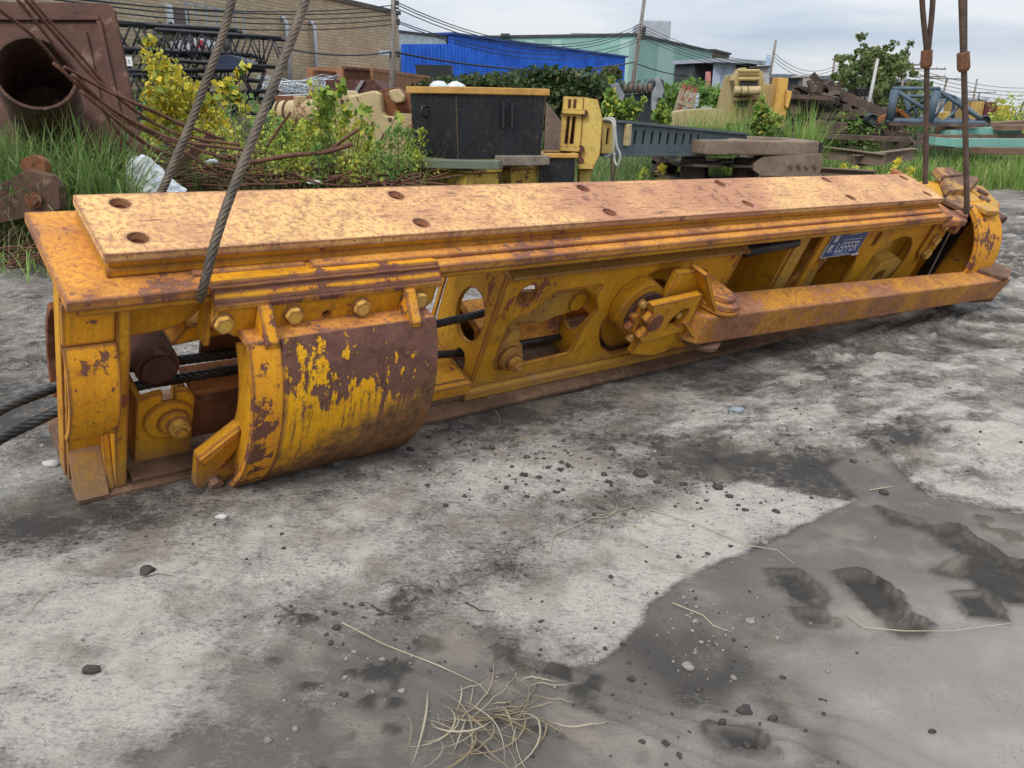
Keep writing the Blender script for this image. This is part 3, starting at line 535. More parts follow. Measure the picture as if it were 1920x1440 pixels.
# crisp dried crust bounded by the damp mud (centre), pale crust bottom left, pale stretch on the right
dry += .62 * area([(1600, 912), (1440, 990), (1330, 1035), (1255, 1072), (1212, 1110), (1190, 1160), (1092, 1240), (1000, 1225), (900, 1180), (830, 1120), (900, 1040), (980, 950), (1150, 900), (1400, 880)], .02, .13) * area([(1700, 820), (1560, 960), (1330, 1090), (1240, 1180), (1090, 1330), (1040, 1330), (960, 1130), (1060, 1040), (1180, 950), (1350, 880)], .22, .5)
dry += .5 * area([(-400, 1010), (120, 1050), (330, 1090), (470, 1150), (420, 1260), (300, 1330), (150, 1460), (-500, 1500)], .15, .4)
dry += .35 * area([(330, 1060), (520, 960), (760, 880), (1050, 820), (1150, 860), (980, 960), (860, 1080), (800, 1130), (560, 1120)], .12, .4)
dry += .55 * area([(1740, 880), (1920, 925), (2200, 960), (2300, 760), (1900, 720), (1780, 800)], .04, .25)
dry += .25 * area([(1450, 700), (1920, 640), (2100, 560), (2000, 760), (1700, 830), (1500, 800)], .25, .5)
dry += .3 * area([(-200, 840), (60, 830), (120, 880), (100, 940), (-200, 1000)], .08, .3)
dry += .16 * area([(800, 820), (1300, 700), (1400, 760), (1200, 880), (900, 930)], .15, .3)
wet = area([(1092, 1246), (1195, 1162), (1216, 1112), (1260, 1076), (1335, 1040), (1445, 995), (1610, 905), (1560, 850), (1640, 800), (1760, 905), (1930, 935), (2600, 1000), (2600, 1700), (560, 1700), (700, 1300), (860, 1230), (980, 1236)], .02, .08)
crz = area([(1560, 1090), (1930, 1060), (2300, 1100), (2300, 1700), (1250, 1700), (1330, 1330), (1420, 1180)], .4, .5)  # zone where the sky sheen painted into the wet mud is strongest
damp = area([(430, 1200), (560, 1120), (700, 1090), (850, 1130), (1000, 1225), (1100, 1250), (1100, 1650), (100, 1650), (250, 1440), (330, 1330)], .10, .5)
damp2 = area([(1190, 850), (1300, 800), (1480, 830), (1600, 760), (1760, 740), (1700, 880), (1560, 900), (1430, 870), (1260, 880)], .08, .4)
dark_l = area([(-300, 560), (80, 600), (110, 760), (130, 860), (-300, 800)], .15, .4)
dark_l2 = area([(-50, 925), (140, 930), (400, 960), (460, 1000), (200, 1010), (-60, 1000)], .1, .4)
dry -= .02
dry = dry - .5 * wet - .44 * damp - .45 * damp2 * sst(n2, .35, .6) - .28 * dark_l - .2 * dark_l2
painted_shade = area([(150, 950), (500, 920), (800, 850), (1450, 680), (1720, 605), (1740, 560), (1300, 560), (100, 780)], .12, .1)  # shade under the grab, painted into the ground colour by lowering dryness
dry = dry - .08 * painted_shade
rutz = fbm(X * .35 + Y * .1, Y * 1.3 - X * .5, 1.6, 4, 90)
gloss = wet * (.45 + .55 * crz) * (1 - .8 * sst(fbm(X, Y, 1.6, 4, 91), .52, .66) * area([(600, 1500), (900, 1150), (1500, 1180), (1600, 1500)], .3, .5))
far = sst(Y, 9, 14)
soil = sst(sdpoly(X + wx * 1.2, Y + wy * 1.2, gp((-500, 440), (100, 425), (300, 445), (900, 430), (1300, 400), (1500, 358), (1720, 334), (2150, 300)) + [(500, 500), (500, 900), (-900, 900), (-60, 9)]), -.2, .4)
# heights
rough = np.clip(.35 + 1.4 * (fbm(X, Y, 1.1, 3, 100) - .45), .12, 1) * (1 - .85 * gloss)
Z = slope(X, Y) + (fbm(X, Y, .8, 3, 110) - .5) * .05 * (1 - gloss * .8) + (n2 - .5) * .022 * rough + (n3 - .5) * .010 * rough
lump = sst(fbm(X, Y, 9, 3, 120, .6), .60, .72) * sst(fbm(X, Y, 1.3, 2, 121), .45, .62) * (1 - gloss * .93) * (1 - far)
Z += lump * .018; dry -= lump * .16
# ridges of churned soil behind and right of the grab
ch = area([(1100, 800), (1500, 640), (1800, 560), (1920, 330), (2300, 340), (2300, 800), (1700, 900), (1400, 880)], .3, .4)
rid = fbm(X * 1.1 + Y * .3, Y * 2.4 - X * 1.3, 2.2, 5, 130, .6); Z += ch * (rid - .5) * .055 * (1 - gloss); dry += ch * (sst(rid, .42, .62) - .5) * .45
bk = area([(-400, 380), (100, 460), (110, 700), (-400, 800)], .3, .4); Z += bk * (fbm(X, Y, 4, 4, 131) - .4) * .08
# footprints and ruts pressed in the mud
def press(pts, depth, rim=.012, dk=.3):
    global Z, dry, gloss
    P = gp(*pts); m = (X > min(p[0] for p in P) - .2) & (X < max(p[0] for p in P) + .2) & (Y > min(p[1] for p in P) - .2) & (Y < max(p[1] for p in P) + .2)
    if not m.any(): return
    d = sdpoly(X[m] + wx[m] * .09 + (n3[m] - .5) * .035, Y[m] + wy[m] * .06, P); ins = sst(d, -.004, .02); r = np.exp(-((d + .012) / .014) ** 2)
    Z[m] += -depth * .75 * ins + r * rim * (.4 + n2[m] * 1.3) + ins * (fbm(X[m], Y[m], 38, 3, 140) - .5) * .034
    dry[m] -= (dk + .55) * ins + .25 * r; gloss[m] *= (1 - ins) * (1 - .8 * r)
press([(1570, 1052), (1620, 1050), (1680, 1090), (1690, 1125), (1732, 1145), (1722, 1166), (1680, 1165), (1640, 1130), (1600, 1090)], .030, .02)
press([(1445, 1050), (1490, 1048), (1535, 1080), (1530, 1110), (1495, 1105), (1455, 1075)], .018, .006)
press([(1487, 1120), (1530, 1118), (1560, 1135), (1556, 1148), (1510, 1146)], .012, .004)
press([(1756, 1045), (1830, 1020), (1930, 1030), (1980, 1075), (1950, 1112), (1880, 1105), (1830, 1065)], .022, .02, .25)
press([(1788, 1092), (1840, 1090), (1872, 1115), (1880, 1138), (1820, 1130)], .012, .016)
press([(1745, 965), (1800, 960), (1870, 1000), (1890, 1030), (1830, 1015), (1770, 985)], .022, .016, .2)
press([(1650, 925), (1730, 950), (1740, 965), (1680, 955)], .014, .01, .1)
press([(1330, 1350), (1420, 1360), (1450, 1395), (1370, 1390)], .01, .012, .2)
def rut(pts, w, dep, ridge):
    global Z, dry
    P = gp(*pts); d = np.full(X.shape, 1e9)
    for (ax, ay), (bx, by) in zip(P[:-1], P[1:]):
        ex, ey = bx - ax, by - ay; t = np.clip(((X - ax) * ex + (Y - ay) * ey) / (ex * ex + ey * ey), 0, 1); d = np.minimum(d, np.hypot(X - ax - ex * t + wx * .04, Y - ay - ey * t + wy * .04))
    k = .4 + 1.2 * fbm(X, Y, 6, 2, 150); Z -= dep * np.exp(-(d / w) ** 2) * k; Z += ridge * np.exp(-((d - 2 * w) / (w * .8)) ** 2) * k; dry -= .15 * np.exp(-(d / w) ** 2)
rut([(1000, 1240), (1260, 1320), (1500, 1370), (1680, 1450)], .012, .012, .010)
rut([(960, 1270), (1200, 1345), (1420, 1440)], .010, .006, .009)
rut([(560, 1180), (860, 1260), (1100, 1380)], .02, .004, .006)
rut([(1430, 1320), (1600, 1360), (1760, 1440)], .02, .005, .008)
for k, off in enumerate((0, 18, 36, 60, 84)): rut([(1540 + off, 640), (1700 + off, 570), (1830 + off * .8, 500), (1890 + off, 430), (1905 + off * .8, 370)], .03, .02, .02)
# grab settles into the mud: soil pushed up along its lower edge
al = (X + 1.70) * .7733 + (Y - 2.93) * .6335; ac = -(X + 1.70) * .6335 + (Y - 2.93) * .7733
Z += .02 * np.exp(-((ac + .03) / .05) ** 2) * sst(al, -.1, .2) * (1 - sst(al, 6.8, 7.2)) * (n2 * 1.6)
gloss = np.clip(np.maximum(gloss, damp * .42) - lump, 0, 1)
r_, c_ = X.shape; idx = np.arange(r_ * c_).reshape(r_, c_)
Fq = np.stack([idx[:-1, :-1], idx[:-1, 1:], idx[1:, 1:], idx[1:, :-1]], -1).reshape(-1, 4)
t = NT('mud_ground'); D = t.attr('dry'); Gs = t.attr('gloss'); FR = t.attr('far')
f1 = t.noise(14, 8, .75); f2 = t.noise(70, 6, .75); f3 = t.noise(3.2, 5, .6); sp = t.vor(70)
fg = t.math('SUBTRACT', 1.0, t.math('MULTIPLY', Gs, .72)); fv = t.math('ADD', t.math('MULTIPLY', t.math('SUBTRACT', f1, .5), 1.5), t.math('MULTIPLY', t.math('SUBTRACT', f2, .5), 1.35)); k = t.math('ADD', D, t.math('MULTIPLY', fv, fg))
st = t.noise(1.0, 5, .7, t.map((30, 75, 50), rot=(0, 0, .45))); k = t.math('SUBTRACT', k, t.math('MULTIPLY', t.mr(st, .54, .62, 0, .33), fg))
cr_ = t.n('ShaderNodeValToRGB'); t.t.links.new(k, cr_.inputs[0]); e = cr_.color_ramp.elements
e[0].position = 0.0; e[0].color = (.052, .045, .038, 1); e[1].position = 1.0; e[1].color = (.56, .505, .43, 1)
for p_, c0 in ((.18, (.130, .114, .098)), (.36, (.225, .20, .174)), (.55, (.325, .294, .257)), (.75, (.435, .397, .348))): q = e.new(p_); q.color = (*c0, 1)
col = t.mix(t.mr(f3, .48, .66, 0, .55), cr_.outputs[0], (.24, .195, .145), 'MIX')
col = t.mix(t.math('MULTIPLY', t.mr(f3, .0, 1, .35, .75), Gs), col, (.31, .27, .232))  # paler smooth mud, with the reflected sky sheen painted into its colour
dots = t.mr(sp, .10, .24, 1, 0); dm = t.math('MULTIPLY', dots, t.mr(t.noise(6, 3, .5, t.map(loc=(4, 4, 4))), .44, .56)); col = t.mix(t.math('MULTIPLY', dm, .8), col, (.06, .05, .045))
col = t.mix(FR, col, t.mix(t.mr(f1, .3, .7), (.026, .030, .015), (.055, .050, .030)))
b1 = t.bump(f2, .8, .012); b2 = t.bump(t.math('ADD', f1, t.math('MULTIPLY', st, .6)), .8, .03, b1)
mixn = t.n('ShaderNodeMix'); mixn.data_type = 'VECTOR'; gm = t.n('ShaderNodeNewGeometry'); t.t.links.new(t.math('MULTIPLY', Gs, .86), mixn.inputs[0]); t.t.links.new(b2, mixn.inputs[4]); t.t.links.new(gm.outputs['Normal'], mixn.inputs[5])
rg = t.math('ADD', t.mr(Gs, .2, .9, .88, .30), t.math('MULTIPLY', t.math('SUBTRACT', f1, .5), .25))
MUD = t.bsdf(col, rg, 0, mixn.outputs[1], .5)
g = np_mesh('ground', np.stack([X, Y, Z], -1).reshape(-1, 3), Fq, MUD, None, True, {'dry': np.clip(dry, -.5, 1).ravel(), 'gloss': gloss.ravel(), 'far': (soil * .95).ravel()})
tag(g, kind='structure')
_xi, _yi = xs, ys
def gz(x, y):
    i = min(max(np.searchsorted(_yi, y) - 1, 0), r_ - 2); j = min(max(np.searchsorted(_xi, x) - 1, 0), c_ - 2); return float(Z[i, j])
# loose stones and clods: nobody could count them
def ico():
    bm = bmesh.new(); bmesh.ops.create_icosphere(bm, subdivisions=2, radius=1); v = np.array([tuple(x.co) for x in bm.verts]); f = np.array([[q.index for q in x.verts] for x in bm.faces]); bm.free(); return v, f
IV, IF = ico()
def scatter(name, n, regions, size, mat, kind='stuff', flat=.6, seed=1):
    r = np.random.RandomState(seed); Vs = []; Fs = []; b = 0
    for _ in range(n):
        (cx, cy, sx, sy, wgt) = regions[r.choice(len(regions), p=np.array([q[4] for q in regions]) / sum(q[4] for q in regions))]
        p = gd(cx + r.normal() * sx, min(1500, max(cy + r.normal() * sy, 330)))
        s = size * np.exp(r.normal() * .6); d = 1 + .35 * (r.rand(len(IV), 1) - .5) + .25 * np.sin(IV[:, :1] * 3 + r.rand() * 6)
        v = IV * d * s * np.array([1, .7 + .6 * r.rand(), flat]); a = r.rand() * 6.28; c, s_ = math.cos(a), math.sin(a); v = np.stack([v[:, 0] * c - v[:, 1] * s_, v[:, 0] * s_ + v[:, 1] * c, v[:, 2]], 1)
        Vs.append(v + np.array([p.x, p.y, gz(p.x, p.y) + s * .2])); Fs.append(IF + b); b += len(IV)
    o = np_mesh(name, np.concatenate(Vs), np.concatenate(Fs), mat, None, True); return tag(o, kind=kind)
STONE = plain('pale_stones', (.22, .20, .18), .8, .35, 30, .3); CLOD = plain('wet_clods', (.055, .045, .04), .75, .35, 40, .5)
tag(scatter('pebbles', 700, [(1350, 1150, 110, 60, 3), (700, 1230, 200, 90, 2), (1250, 900, 260, 90, 3), (1500, 700, 250, 60, 2), (60, 880, 80, 60, 1), (500, 1000, 300, 120, 1), (1830, 350, 80, 20, 2), (30, 620, 70, 90, 2)], .0031, STONE, seed=3), 'small pale pebbles and crumbs scattered over the mud', 'pebbles')
tag(scatter('mud_clods', 800, [(1080, 900, 180, 40, 4), (1000, 830, 120, 25, 3), (1350, 870, 150, 50, 3), (1330, 1130, 90, 80, 1), (300, 990, 200, 40, 1), (800, 1180, 220, 60, 2), (1500, 760, 250, 50, 3), (1300, 1330, 200, 40, 1), (250, 700, 120, 100, 0.6)], .0045, CLOD, seed=5), 'dark wet clods of mud scattered in front of the grab', 'clods')
for px, py, s, lab in ((1383, 744, .035, 'bluish grey stone lying alone on the mud in front of the side arm'), (415, 972 + 0, .018, 'small grey stone near the front left foot of the grab'), (97, 876, .03, 'pale stone beside the ropes at the left edge')):
    p = gd(px, py); v = IV * (1 + .3 * (np.random.RandomState(px).rand(len(IV), 1) - .5)) * s * np.array([1.3, .8, .6]) + np.array([p.x, p.y, gz(p.x, p.y) + s * .3])
    tag(np_mesh('stone', v, IF, plain('stone_grey%d' % px, (.22, .26, .29) if px == 1383 else (.4, .38, .35), .6), None, False), lab, 'stone')
p = gd(173, 1264)
v = IV * (1 + .4 * (np.random.RandomState(2).rand(len(IV), 1) - .5)) * .022 * np.array([1.3, .8, .55]); tag(np_mesh('mud_clod', v + np.array([p.x, p.y, gz(p.x, p.y) + .006]), IF, CLOD, None, True), 'single shiny dark clod on the pale crust at lower left', 'clod')
# straw and dry stems
def ribbon(path, w, taper=True, tw=0.0):
    P = np.array([tuple(p) for p in path]); n = len(P); T = np.gradient(P, axis=0); T /= np.linalg.norm(T, axis=1)[:, None] + 1e-9
    S = np.cross(T, [0, 0, 1.0]); S /= np.linalg.norm(S, axis=1)[:, None] + 1e-9; U_ = np.cross(S, T)
    a = np.linspace(0, tw, n)[:, None]; S2 = S * np.cos(a) + U_ * np.sin(a); ww = w * (np.sin(np.linspace(.25, math.pi - .1, n)) if taper else np.ones(n))[:, None]
    V = np.concatenate([P - S2 * ww, P + S2 * ww + U_ * w * .25]); i = np.arange(n - 1); return V, np.stack([i, i + 1, i + 1 + n, i + n], -1)
class NB:
    def __init__(s): s.V = []; s.F = []; s.b = 0
    def add(s, V, Fq): s.V.append(V); s.F.append(Fq + s.b); s.b += len(V)
    def build(s, name, mat, parent=None, smooth=False): return np_mesh(name, np.concatenate(s.V), np.concatenate(s.F), mat, parent, smooth)
STRAW = leafmat('dry_straw', (.40, .33, .22), (.70, .62, .46), (.30, .22, .13)); STEM = plain('dry_stem', (.42, .36, .25), .7, bump=0); DSTEM = plain('dark_twig', (.06, .045, .035), .8, bump=0)
def lay(pts, r, name, mat, lab, cat='stem', lift=.008, arch=0.0):
    q = [gd(x, y) for x, y in pts]; q = [Vector((p.x, p.y, gz(p.x, p.y) + lift + arch * math.sin(math.pi * i / max(1, len(q) - 1)))) for i, p in enumerate(q)]
    out_ = []
    for i in range(len(q) - 1):
        for k in range(5): out_.append(q[i].lerp(q[i + 1], k / 5))
    out_.append(q[-1]); return tag(MB().tube(out_, r, 5, r * .4).build(name, mat, None, True), lab, cat)
lay([(1590, 1130), (1625, 1155), (1700, 1170), (1790, 1160), (1915, 1142)], .0022, 'dry_stem', STEM, 'long pale bowed stem lying below the deep bootprint')
lay([(1262, 1113), (1320, 1135), (1340, 1155), (1373, 1166)], .0028, 'dry_stem', STEM, 'pale kinked stem on the dark damp mud beside the crust edge')
lay([(1215, 935), (1300, 960), (1400, 1000), (1460, 1010), (1492, 1036)], .0022, 'dry_stem', STEM, 'long thin stem crossing from the dry crust onto dark mud')
lay([(1040, 985), (1030, 1020), (1040, 1080)], .0018, 'dry_stem', STEM, 'thin upright-lying stem in the middle of the pale crust')
lay([(640, 1165), (720, 1205), (820, 1240), (900, 1275), (915, 1300)], .0022, 'dry_stem', STEM, 'long brownish stem running towards the straw clump')
lay([(1035, 990), (1110, 955), (1190, 930)], .002, 'dry_stem', STEM, 'thin pale stem above the middle of the pale crust')
lay([(48, 1158), (100, 1105), (112, 1090)], .002, 'dry_stem', STEM, 'thin pale stem lying at the left on the light crust')
lay([(1635, 893), (1680, 885)], .003, 'dry_stem', STEM, 'short straight pale stem on dark mud at the right')
lay([(695, 1130), (730, 1145), (775, 1135)], .003, 'twig', DSTEM, 'small dark forked twig in the middle foreground, left one', 'twig', .006)
lay([(872, 1117), (900, 1133), (926, 1135)], .003, 'twig', DSTEM, 'small dark curled twig near the lower middle', 'twig', .006)
lay([(268, 1093), (300, 1085), (330, 1088)], .0018, 'twig', DSTEM, 'thin dark wiry twig on pale crust at left', 'twig', .006)
for nm, cx, cy, n_, sp_, sz, lab, sd_ in (('straw_clump', 880, 1325, 62, 130, .0026, 'tangled clump of pale dry grass blades in the near foreground', 4), ('straw_clump', 1160, 945, 22, 60, .0018, 'small flat wisp of dry grass on the pale crust', 9), ('straw_clump', 970, 820, 24, 70, .0018, 'dark matted wisp of stems in front of the middle housing', 12)):
    r = np.random.RandomState(sd_); nb = NB()
    for i in range(n_):
        x = cx + r.normal() * sp_ * .5; y = cy + r.normal() * sp_ * .22; a = r.normal() * .5 + (.15 if i % 3 else 1.0); l = sp_ * (.5 + r.rand() * 1.1); c = r.normal() * .45; hh = .035 * (sz / .004) * r.rand()
        pts = []
        for k in range(12):
            t_ = k / 11; px = x + l * t_ * math.cos(a + c * t_ * 2); py = y + l * t_ * math.sin(a + c * t_ * 2) * .75
            p = gd(px, min(py, 1600)); pts.append((p.x, p.y, gz(p.x, p.y) + .004 + hh * math.sin(math.pi * t_)))
        nb.add(*ribbon(pts, sz * (.4 + r.rand() * .8), True, r.normal() * 2))
    tag(nb.build(nm, STRAW), lab, 'dry grass')
# ================================================================== BACKGROUND: buildings
def P2D(x): return Vector((x[0], x[1], 0))
class Wall:
    """vertical plane through two plan points; pixels of the photo are read off onto it as (s along, z)"""
    def __init__(s, pxa, Ya, pxb, Yb, z0=-.2):
        s.a = at(pxa, 190, Ya); s.b = at(pxb, 190, Yb); s.a.z = z0; s.b.z = z0; s.len = (s.b - s.a).length; s.x = (s.b - s.a).normalized(); s.n = Vector((-s.x.y, s.x.x, 0))
        if s.n.y < 0: s.n = -s.n
        s.M = Matrix(((s.x.x, s.n.x, 0, s.a.x), (s.x.y, s.n.y, 0, s.a.y), (0, 0, 1, z0), (0, 0, 0, 1)))
    def hit(s, px, py):
        d = CF * F + CR * (px - 960) - CU * (py - 720); d = Vector(d); o = Vector(CC); t = (s.a - o).dot(s.n) / d.dot(s.n); p = o + d * t; return ((p - s.a).dot(s.x), p.z - s.a.z)
    def empty(s, name, label, cat, group=None): return empty(name, label=label, cat=cat, group=group, mat=s.M)
t = NT('tan_brick'); br = t.n('ShaderNodeTexBrick'); br.inputs['Scale'].default_value = 1; br.inputs['Brick Width'].default_value = .42; br.inputs['Row Height'].default_value = .15; br.inputs['Mortar Size'].default_value = .02
t.set(br.inputs['Color1'], (.56, .45, .30)); t.set(br.inputs['Color2'], (.44, .34, .22)); t.set(br.inputs['Mortar'], (.30, .245, .17)); t.set(br.inputs[0], t.map((1, 1, 1), rot=(math.pi / 2, 0, 0)))
nn = t.noise(.5, 5); BRICK = t.bsdf(t.mix(t.mr(nn, .35, .7, 0, .35), br.outputs[0], (.24, .18, .12)), .9, 0, None, .2)
BLUEW = plain('blue_steel_cladding', (.012, .11, .60), .55, .22, .7, 0, c2=(.02, .16, .72)); GREENW = plain('green_steel_cladding', (.24, .42, .35), .6, .08, .5, 0); GREENP = plain('pale_green_panel', (.36, .52, .45), .6, .06, .5, 0)
CONC = plain('concrete', (.26, .25, .23), .9, .15, 2, .1); GREYB = plain('grey_roof_box', (.36, .38, .41), .7, .08, 1, 0); DARKB = plain('dark_cladding', (.06, .06, .06), .8, .25, 2, 0); WHITEM = plain('white_metal', (.6, .62, .62), .6, .1, 3, 0)
DGLASS = plain('dark_glass', (.03, .035, .04), .2, .2, 2, 0); GALV = plain('galvanised_steel', (.34, .37, .39), .45, .2, 6, .1, metal=.4); POLEM = plain('weathered_wood_pole', (.21, .18, .155), .9, .25, 5, .3)
# brick building
w = Wall(-250, 24, 751, 55); e = w.empty('brick_building', 'tan brick warehouse with a brown upper door behind the black boom sections', 'building')
H = w.hit(751, 29)[1]
MB().box(0, w.len, 0, 14, 0, H).build('wall', BRICK, e); MB().box(-.1, w.len + .12, -.12, 14.1, H, H + .22).build('roof', plain('brown_roof_edge', (.10, .085, .075), .8), e)
(a, z1), (b, z0) = w.hit(319, 12), w.hit(350, 60)
d = MB().box(a, b, -.06, .02, z0, z1).build('door', plain('brown_door', (.12, .085, .075), .6), e); MB().box(a - .32, a - .01, -.12, .02, z0, z1 + .05).build('door_frame', WHITEM, d); MB().box(b + .01, b + .1, -.1, .02, z0, z1 + .05).build('door_frame', plain('brown_frame', (.09, .07, .06), .7), d)
m = MB(); m.box(a - .5, b + 2.5, -1.1, 0, z0 - .12, z0 - .02)
for k in range(7): x = a - .4 + k * (b - a + 2.8) / 6; m.box(x - .03, x + .03, -1.1, -1.04, z0, z0 + .95)
m.box(a - .5, b + 2.5, -1.1, -1.04, z0 + .9, z0 + .96).build('landing', GALV, e)
for i, (x, y0, y1) in enumerate(((581, 50, 138), (528, 42, 105))):
    (s_, zt), zb = w.hit(x, y0), 0.0; m = MB().tube([(s_, -.25, zb), (s_, -.25, zt), (s_, -.12, zt + .18), (s_, .0, zt + .2)], .11, 10); m.build('vent_pipe', GALV, e, smooth=True)
m = MB(); s0, z_ = w.hit(258, 20); 
for k in range(40): m.add(*((lambda x, z: ([(x, -.05, z), (x + .2, -.12, z + .1), (x + .1, -.05, z + .3)], [(0, 1, 2)]))(s0 + random.gauss(0, .25), random.uniform(1, 6))))
# blue building: corrugated gable
def corrugated(mb, x0, x1, ztop, z0=0, step=.42, dep=.11):
    n = max(2, int((x1 - x0) / step)); vs = []
    for i in range(2 * n + 1):
        x = x0 + (x1 - x0) * i / (2 * n); y = -dep if i % 2 else 0; vs += [(x, y, z0), (x, y, ztop(x))]
    mb.add(vs, [(2 * i, 2 * i + 2, 2 * i + 3, 2 * i + 1) for i in range(2 * n)]); return mb
w = Wall(752, 60, 1168, 90); e = w.empty('blue_building', 'bright blue corrugated steel building with a sloping top behind the ivy hedge', 'building')
s0, h0 = w.hit(752, 83); s1, h1 = w.hit(846, 82); _, h2 = w.hit(846, 65); s3, h3 = w.hit(1166, 106); s4 = w.len
zl = lambda x: h0 + (h1 - h0) * (x - s0) / (s1 - s0); zr = lambda x: h2 + (h3 - h2) * (x - s1) / (s3 - s1)
corrugated(MB(), s0, s1 - .01, zl).build('low_wall', BLUEW, e); corrugated(MB(), s1, s4, zr).build('wall', BLUEW, e)
MB().box(s0, s4, .02, .3, 0, 3.5).box(s4 - .3, s4, .31, 16, 0, h3 - .1).prism([(s1, 3.6), (s4, 3.6), (s4, h3 - .1), (s1, h2 - .1)], 1, .02, .3).build('inner_wall', BLUEW, e)
n = 24
MB().prism([(s1 - .1, h2), (s1 - .1, h2 + .16), (s4 + .2, h3 + .1), (s4 + .2, h3 - .05)], 1, -.25, 18).build('roof', plain('blue_roof_edge', (.02, .06, .25), .5), e)
_, ha = w.hit(800, 76); MB().box(s0 - 2, s1 - .05, .4, 8, 0, ha + .35).build('white_annex', plain('pale_annex', (.50, .56, .54), .7), e); MB().box(s0 - 2, s1 - .05, .3, 8.1, ha + .36, ha + .5).build('annex_roof', DARKB, e)
(a, z0), (b, z1) = w.hit(768, 74), w.hit(798, 62); MB().box(a, b, 1.5, 3.5, ha + .5, z1 + .1).build('roof_unit', GREYB, e)
# green building
w = Wall(890, 108, 1182, 102); e = w.empty('green_building', 'pale green steel warehouse behind the blue building', 'building'); H = w.hit(1182, 67)[1]; H0 = w.hit(940, 71)[1]
MB().prism([(0, 2.2), (w.len, 2.2), (w.len, H), (0, H0)], 1, 0, .3).build('wall', GREENW, e); MB().box(0, w.len, -.05, .35, 0, 2.19).build('base_wall', CONC, e)
for a_, b_ in ((985, 1000), (1035, 1052), (1162, 1180)):
    a, _ = w.hit(a_, 100); b, _ = w.hit(b_, 100); MB().box(a, b, -.03, 0, 2.3, min(H, H0) - .3).build('light_panel', GREENP, e)
MB().prism([(-.2, H0), (w.len, H), (w.len, H + .25), (-.2, H0 + .25)], 1, -.2, 30).build('roof', DARKB, e)
w2 = Wall(1182, 102, 1328, 131); inv = w.M.inverted() @ w2.M
hr = w2.hit(1328, 97)[1]; hl = H
ga = MB().prism([(0, 2.2), (w2.len, 2.2), (w2.len, hr), (0, hl)], 1, 0, .3, M=inv).build('gable_wall', GREENW, e); MB().box(0, w2.len, -.05, .35, 0, 2.19, M=inv).build('base_wall', CONC, e)
for a_, b_ in ((1182, 1196), (1232, 1262)):
    a, _ = w2.hit(a_, 120); b, _ = w2.hit(b_, 120); MB().prism([(a, 2.3), (b, 2.3), (b, hl + (hr - hl) * b / w2.len - .3), (a, hl + (hr - hl) * a / w2.len - .3)], 1, -.03, 0, M=inv).build('light_panel', GREENP, e)
MB().prism([(0, hl), (w2.len, hr), (w2.len, hr + .3), (0, hl + .3)], 1, -.2, 30, M=inv).build('roof', DARKB, e)
iw = w.M.inverted(); pa, pb = at(1203, 80, 118), at(1259, 38, 118)
MB().box(pa.x, pb.x, 118, 128, pa.z - 3, pb.z, M=iw).build('roof_box', GREYB, e, bevel=.15)
w3 = Wall(1328, 131, 1358, 140); e = w3.empty('shed', 'small dark brown vertical-boarded shed at the right end of the green warehouse', 'shed'); h = w3.hit(1340, 97)[1]
corrugated(MB(), 0, w3.len, lambda x: h, 0, 1.4, .3).build('wall', plain('brown_boards', (.13, .105, .085), .9, .4, .6), e); MB().box(-.1, w3.len, .1, 8, 0, h).build('core', DARKB, e); MB().box(-.2, w3.len + .2, -.4, 8.2, h + .01, h + .3).build('roof', DARKB, e)
for i, (x0, x1, y, mt) in enumerate(((939, 956, 64, DARKB), (1070, 1130, 64, GALV), (1050, 1066, 66, GALV))):
    p, q = at(x0, 72, 106), at(x1, y, 106); tag(MB().box(p.x, q.x, 105, 108, H - .3, q.z).build('roof_unit', mt), ['small dark unit on the green warehouse roof above the blue gable', 'long low grey rack on the green warehouse roof ridge', 'small grey unit on the green warehouse roof, left of the rack'][i], 'roof unit')
# small white shed, dark low building, far things
w = Wall(1332, 70, 1412, 72); e = w.empty('striped_shed', 'small white-panelled shed with an open dark side behind the tan machine block', 'shed'); h = w.hit(1370, 119)[1]; sp_, _ = w.hit(1378, 140)
corrugated(MB(), 0, sp_, lambda x: h, 0, 1.0, .2).build('wall', plain('blue_white_panels', (.38, .43, .52), .6, .2, .8), e); MB().box(sp_, w.len, 2, 2.2, 0, h).box(w.len - .2, w.len, 0, 1.99, 0, h).box(0, w.len, 2.3, 5, 0, h).build('dark_wall', DARKB, e); MB().box(-.3, w.len + .3, -.8, 5, h + .01, h + .3).build('roof', GREYB, e)
w = Wall(1455, 85, 1720, 95); e = w.empty('long_building', 'long low dark flat-roofed building beyond the scrap at right', 'building'); h = w.hit(1560, 150)[1]
MB().box(0, w.len, 0, 12, 0, h).build('wall', plain('charcoal_wall', (.045, .05, .055), .7, .2, .5, 0), e); MB().box(-.2, w.len + .2, -.3, 12, h + .01, h + .35).build('roof', plain('pale_roof_edge', (.16, .18, .2), .6), e)
for k in range(12): x = 2 + k * (w.len - 4) / 12; MB().box(x, x + .9, -.06, -.005, h * .25, h * .5).build('window', WHITEM, e)
w = Wall(1790, 150, 1850, 150); e = w.empty('white_warehouse', 'distant white warehouse near the right edge', 'building'); h = w.hit(1800, 187)[1]; MB().box(0, w.len, 0, 20, 0, h).build('wall', plain('far_white', (.62, .66, .7), .7, .05, 1, 0), e); MB().box(-.3, w.len + .3, -.3, 20, h + .01, h + .4).build('roof', GREYB, e)
CONT = []
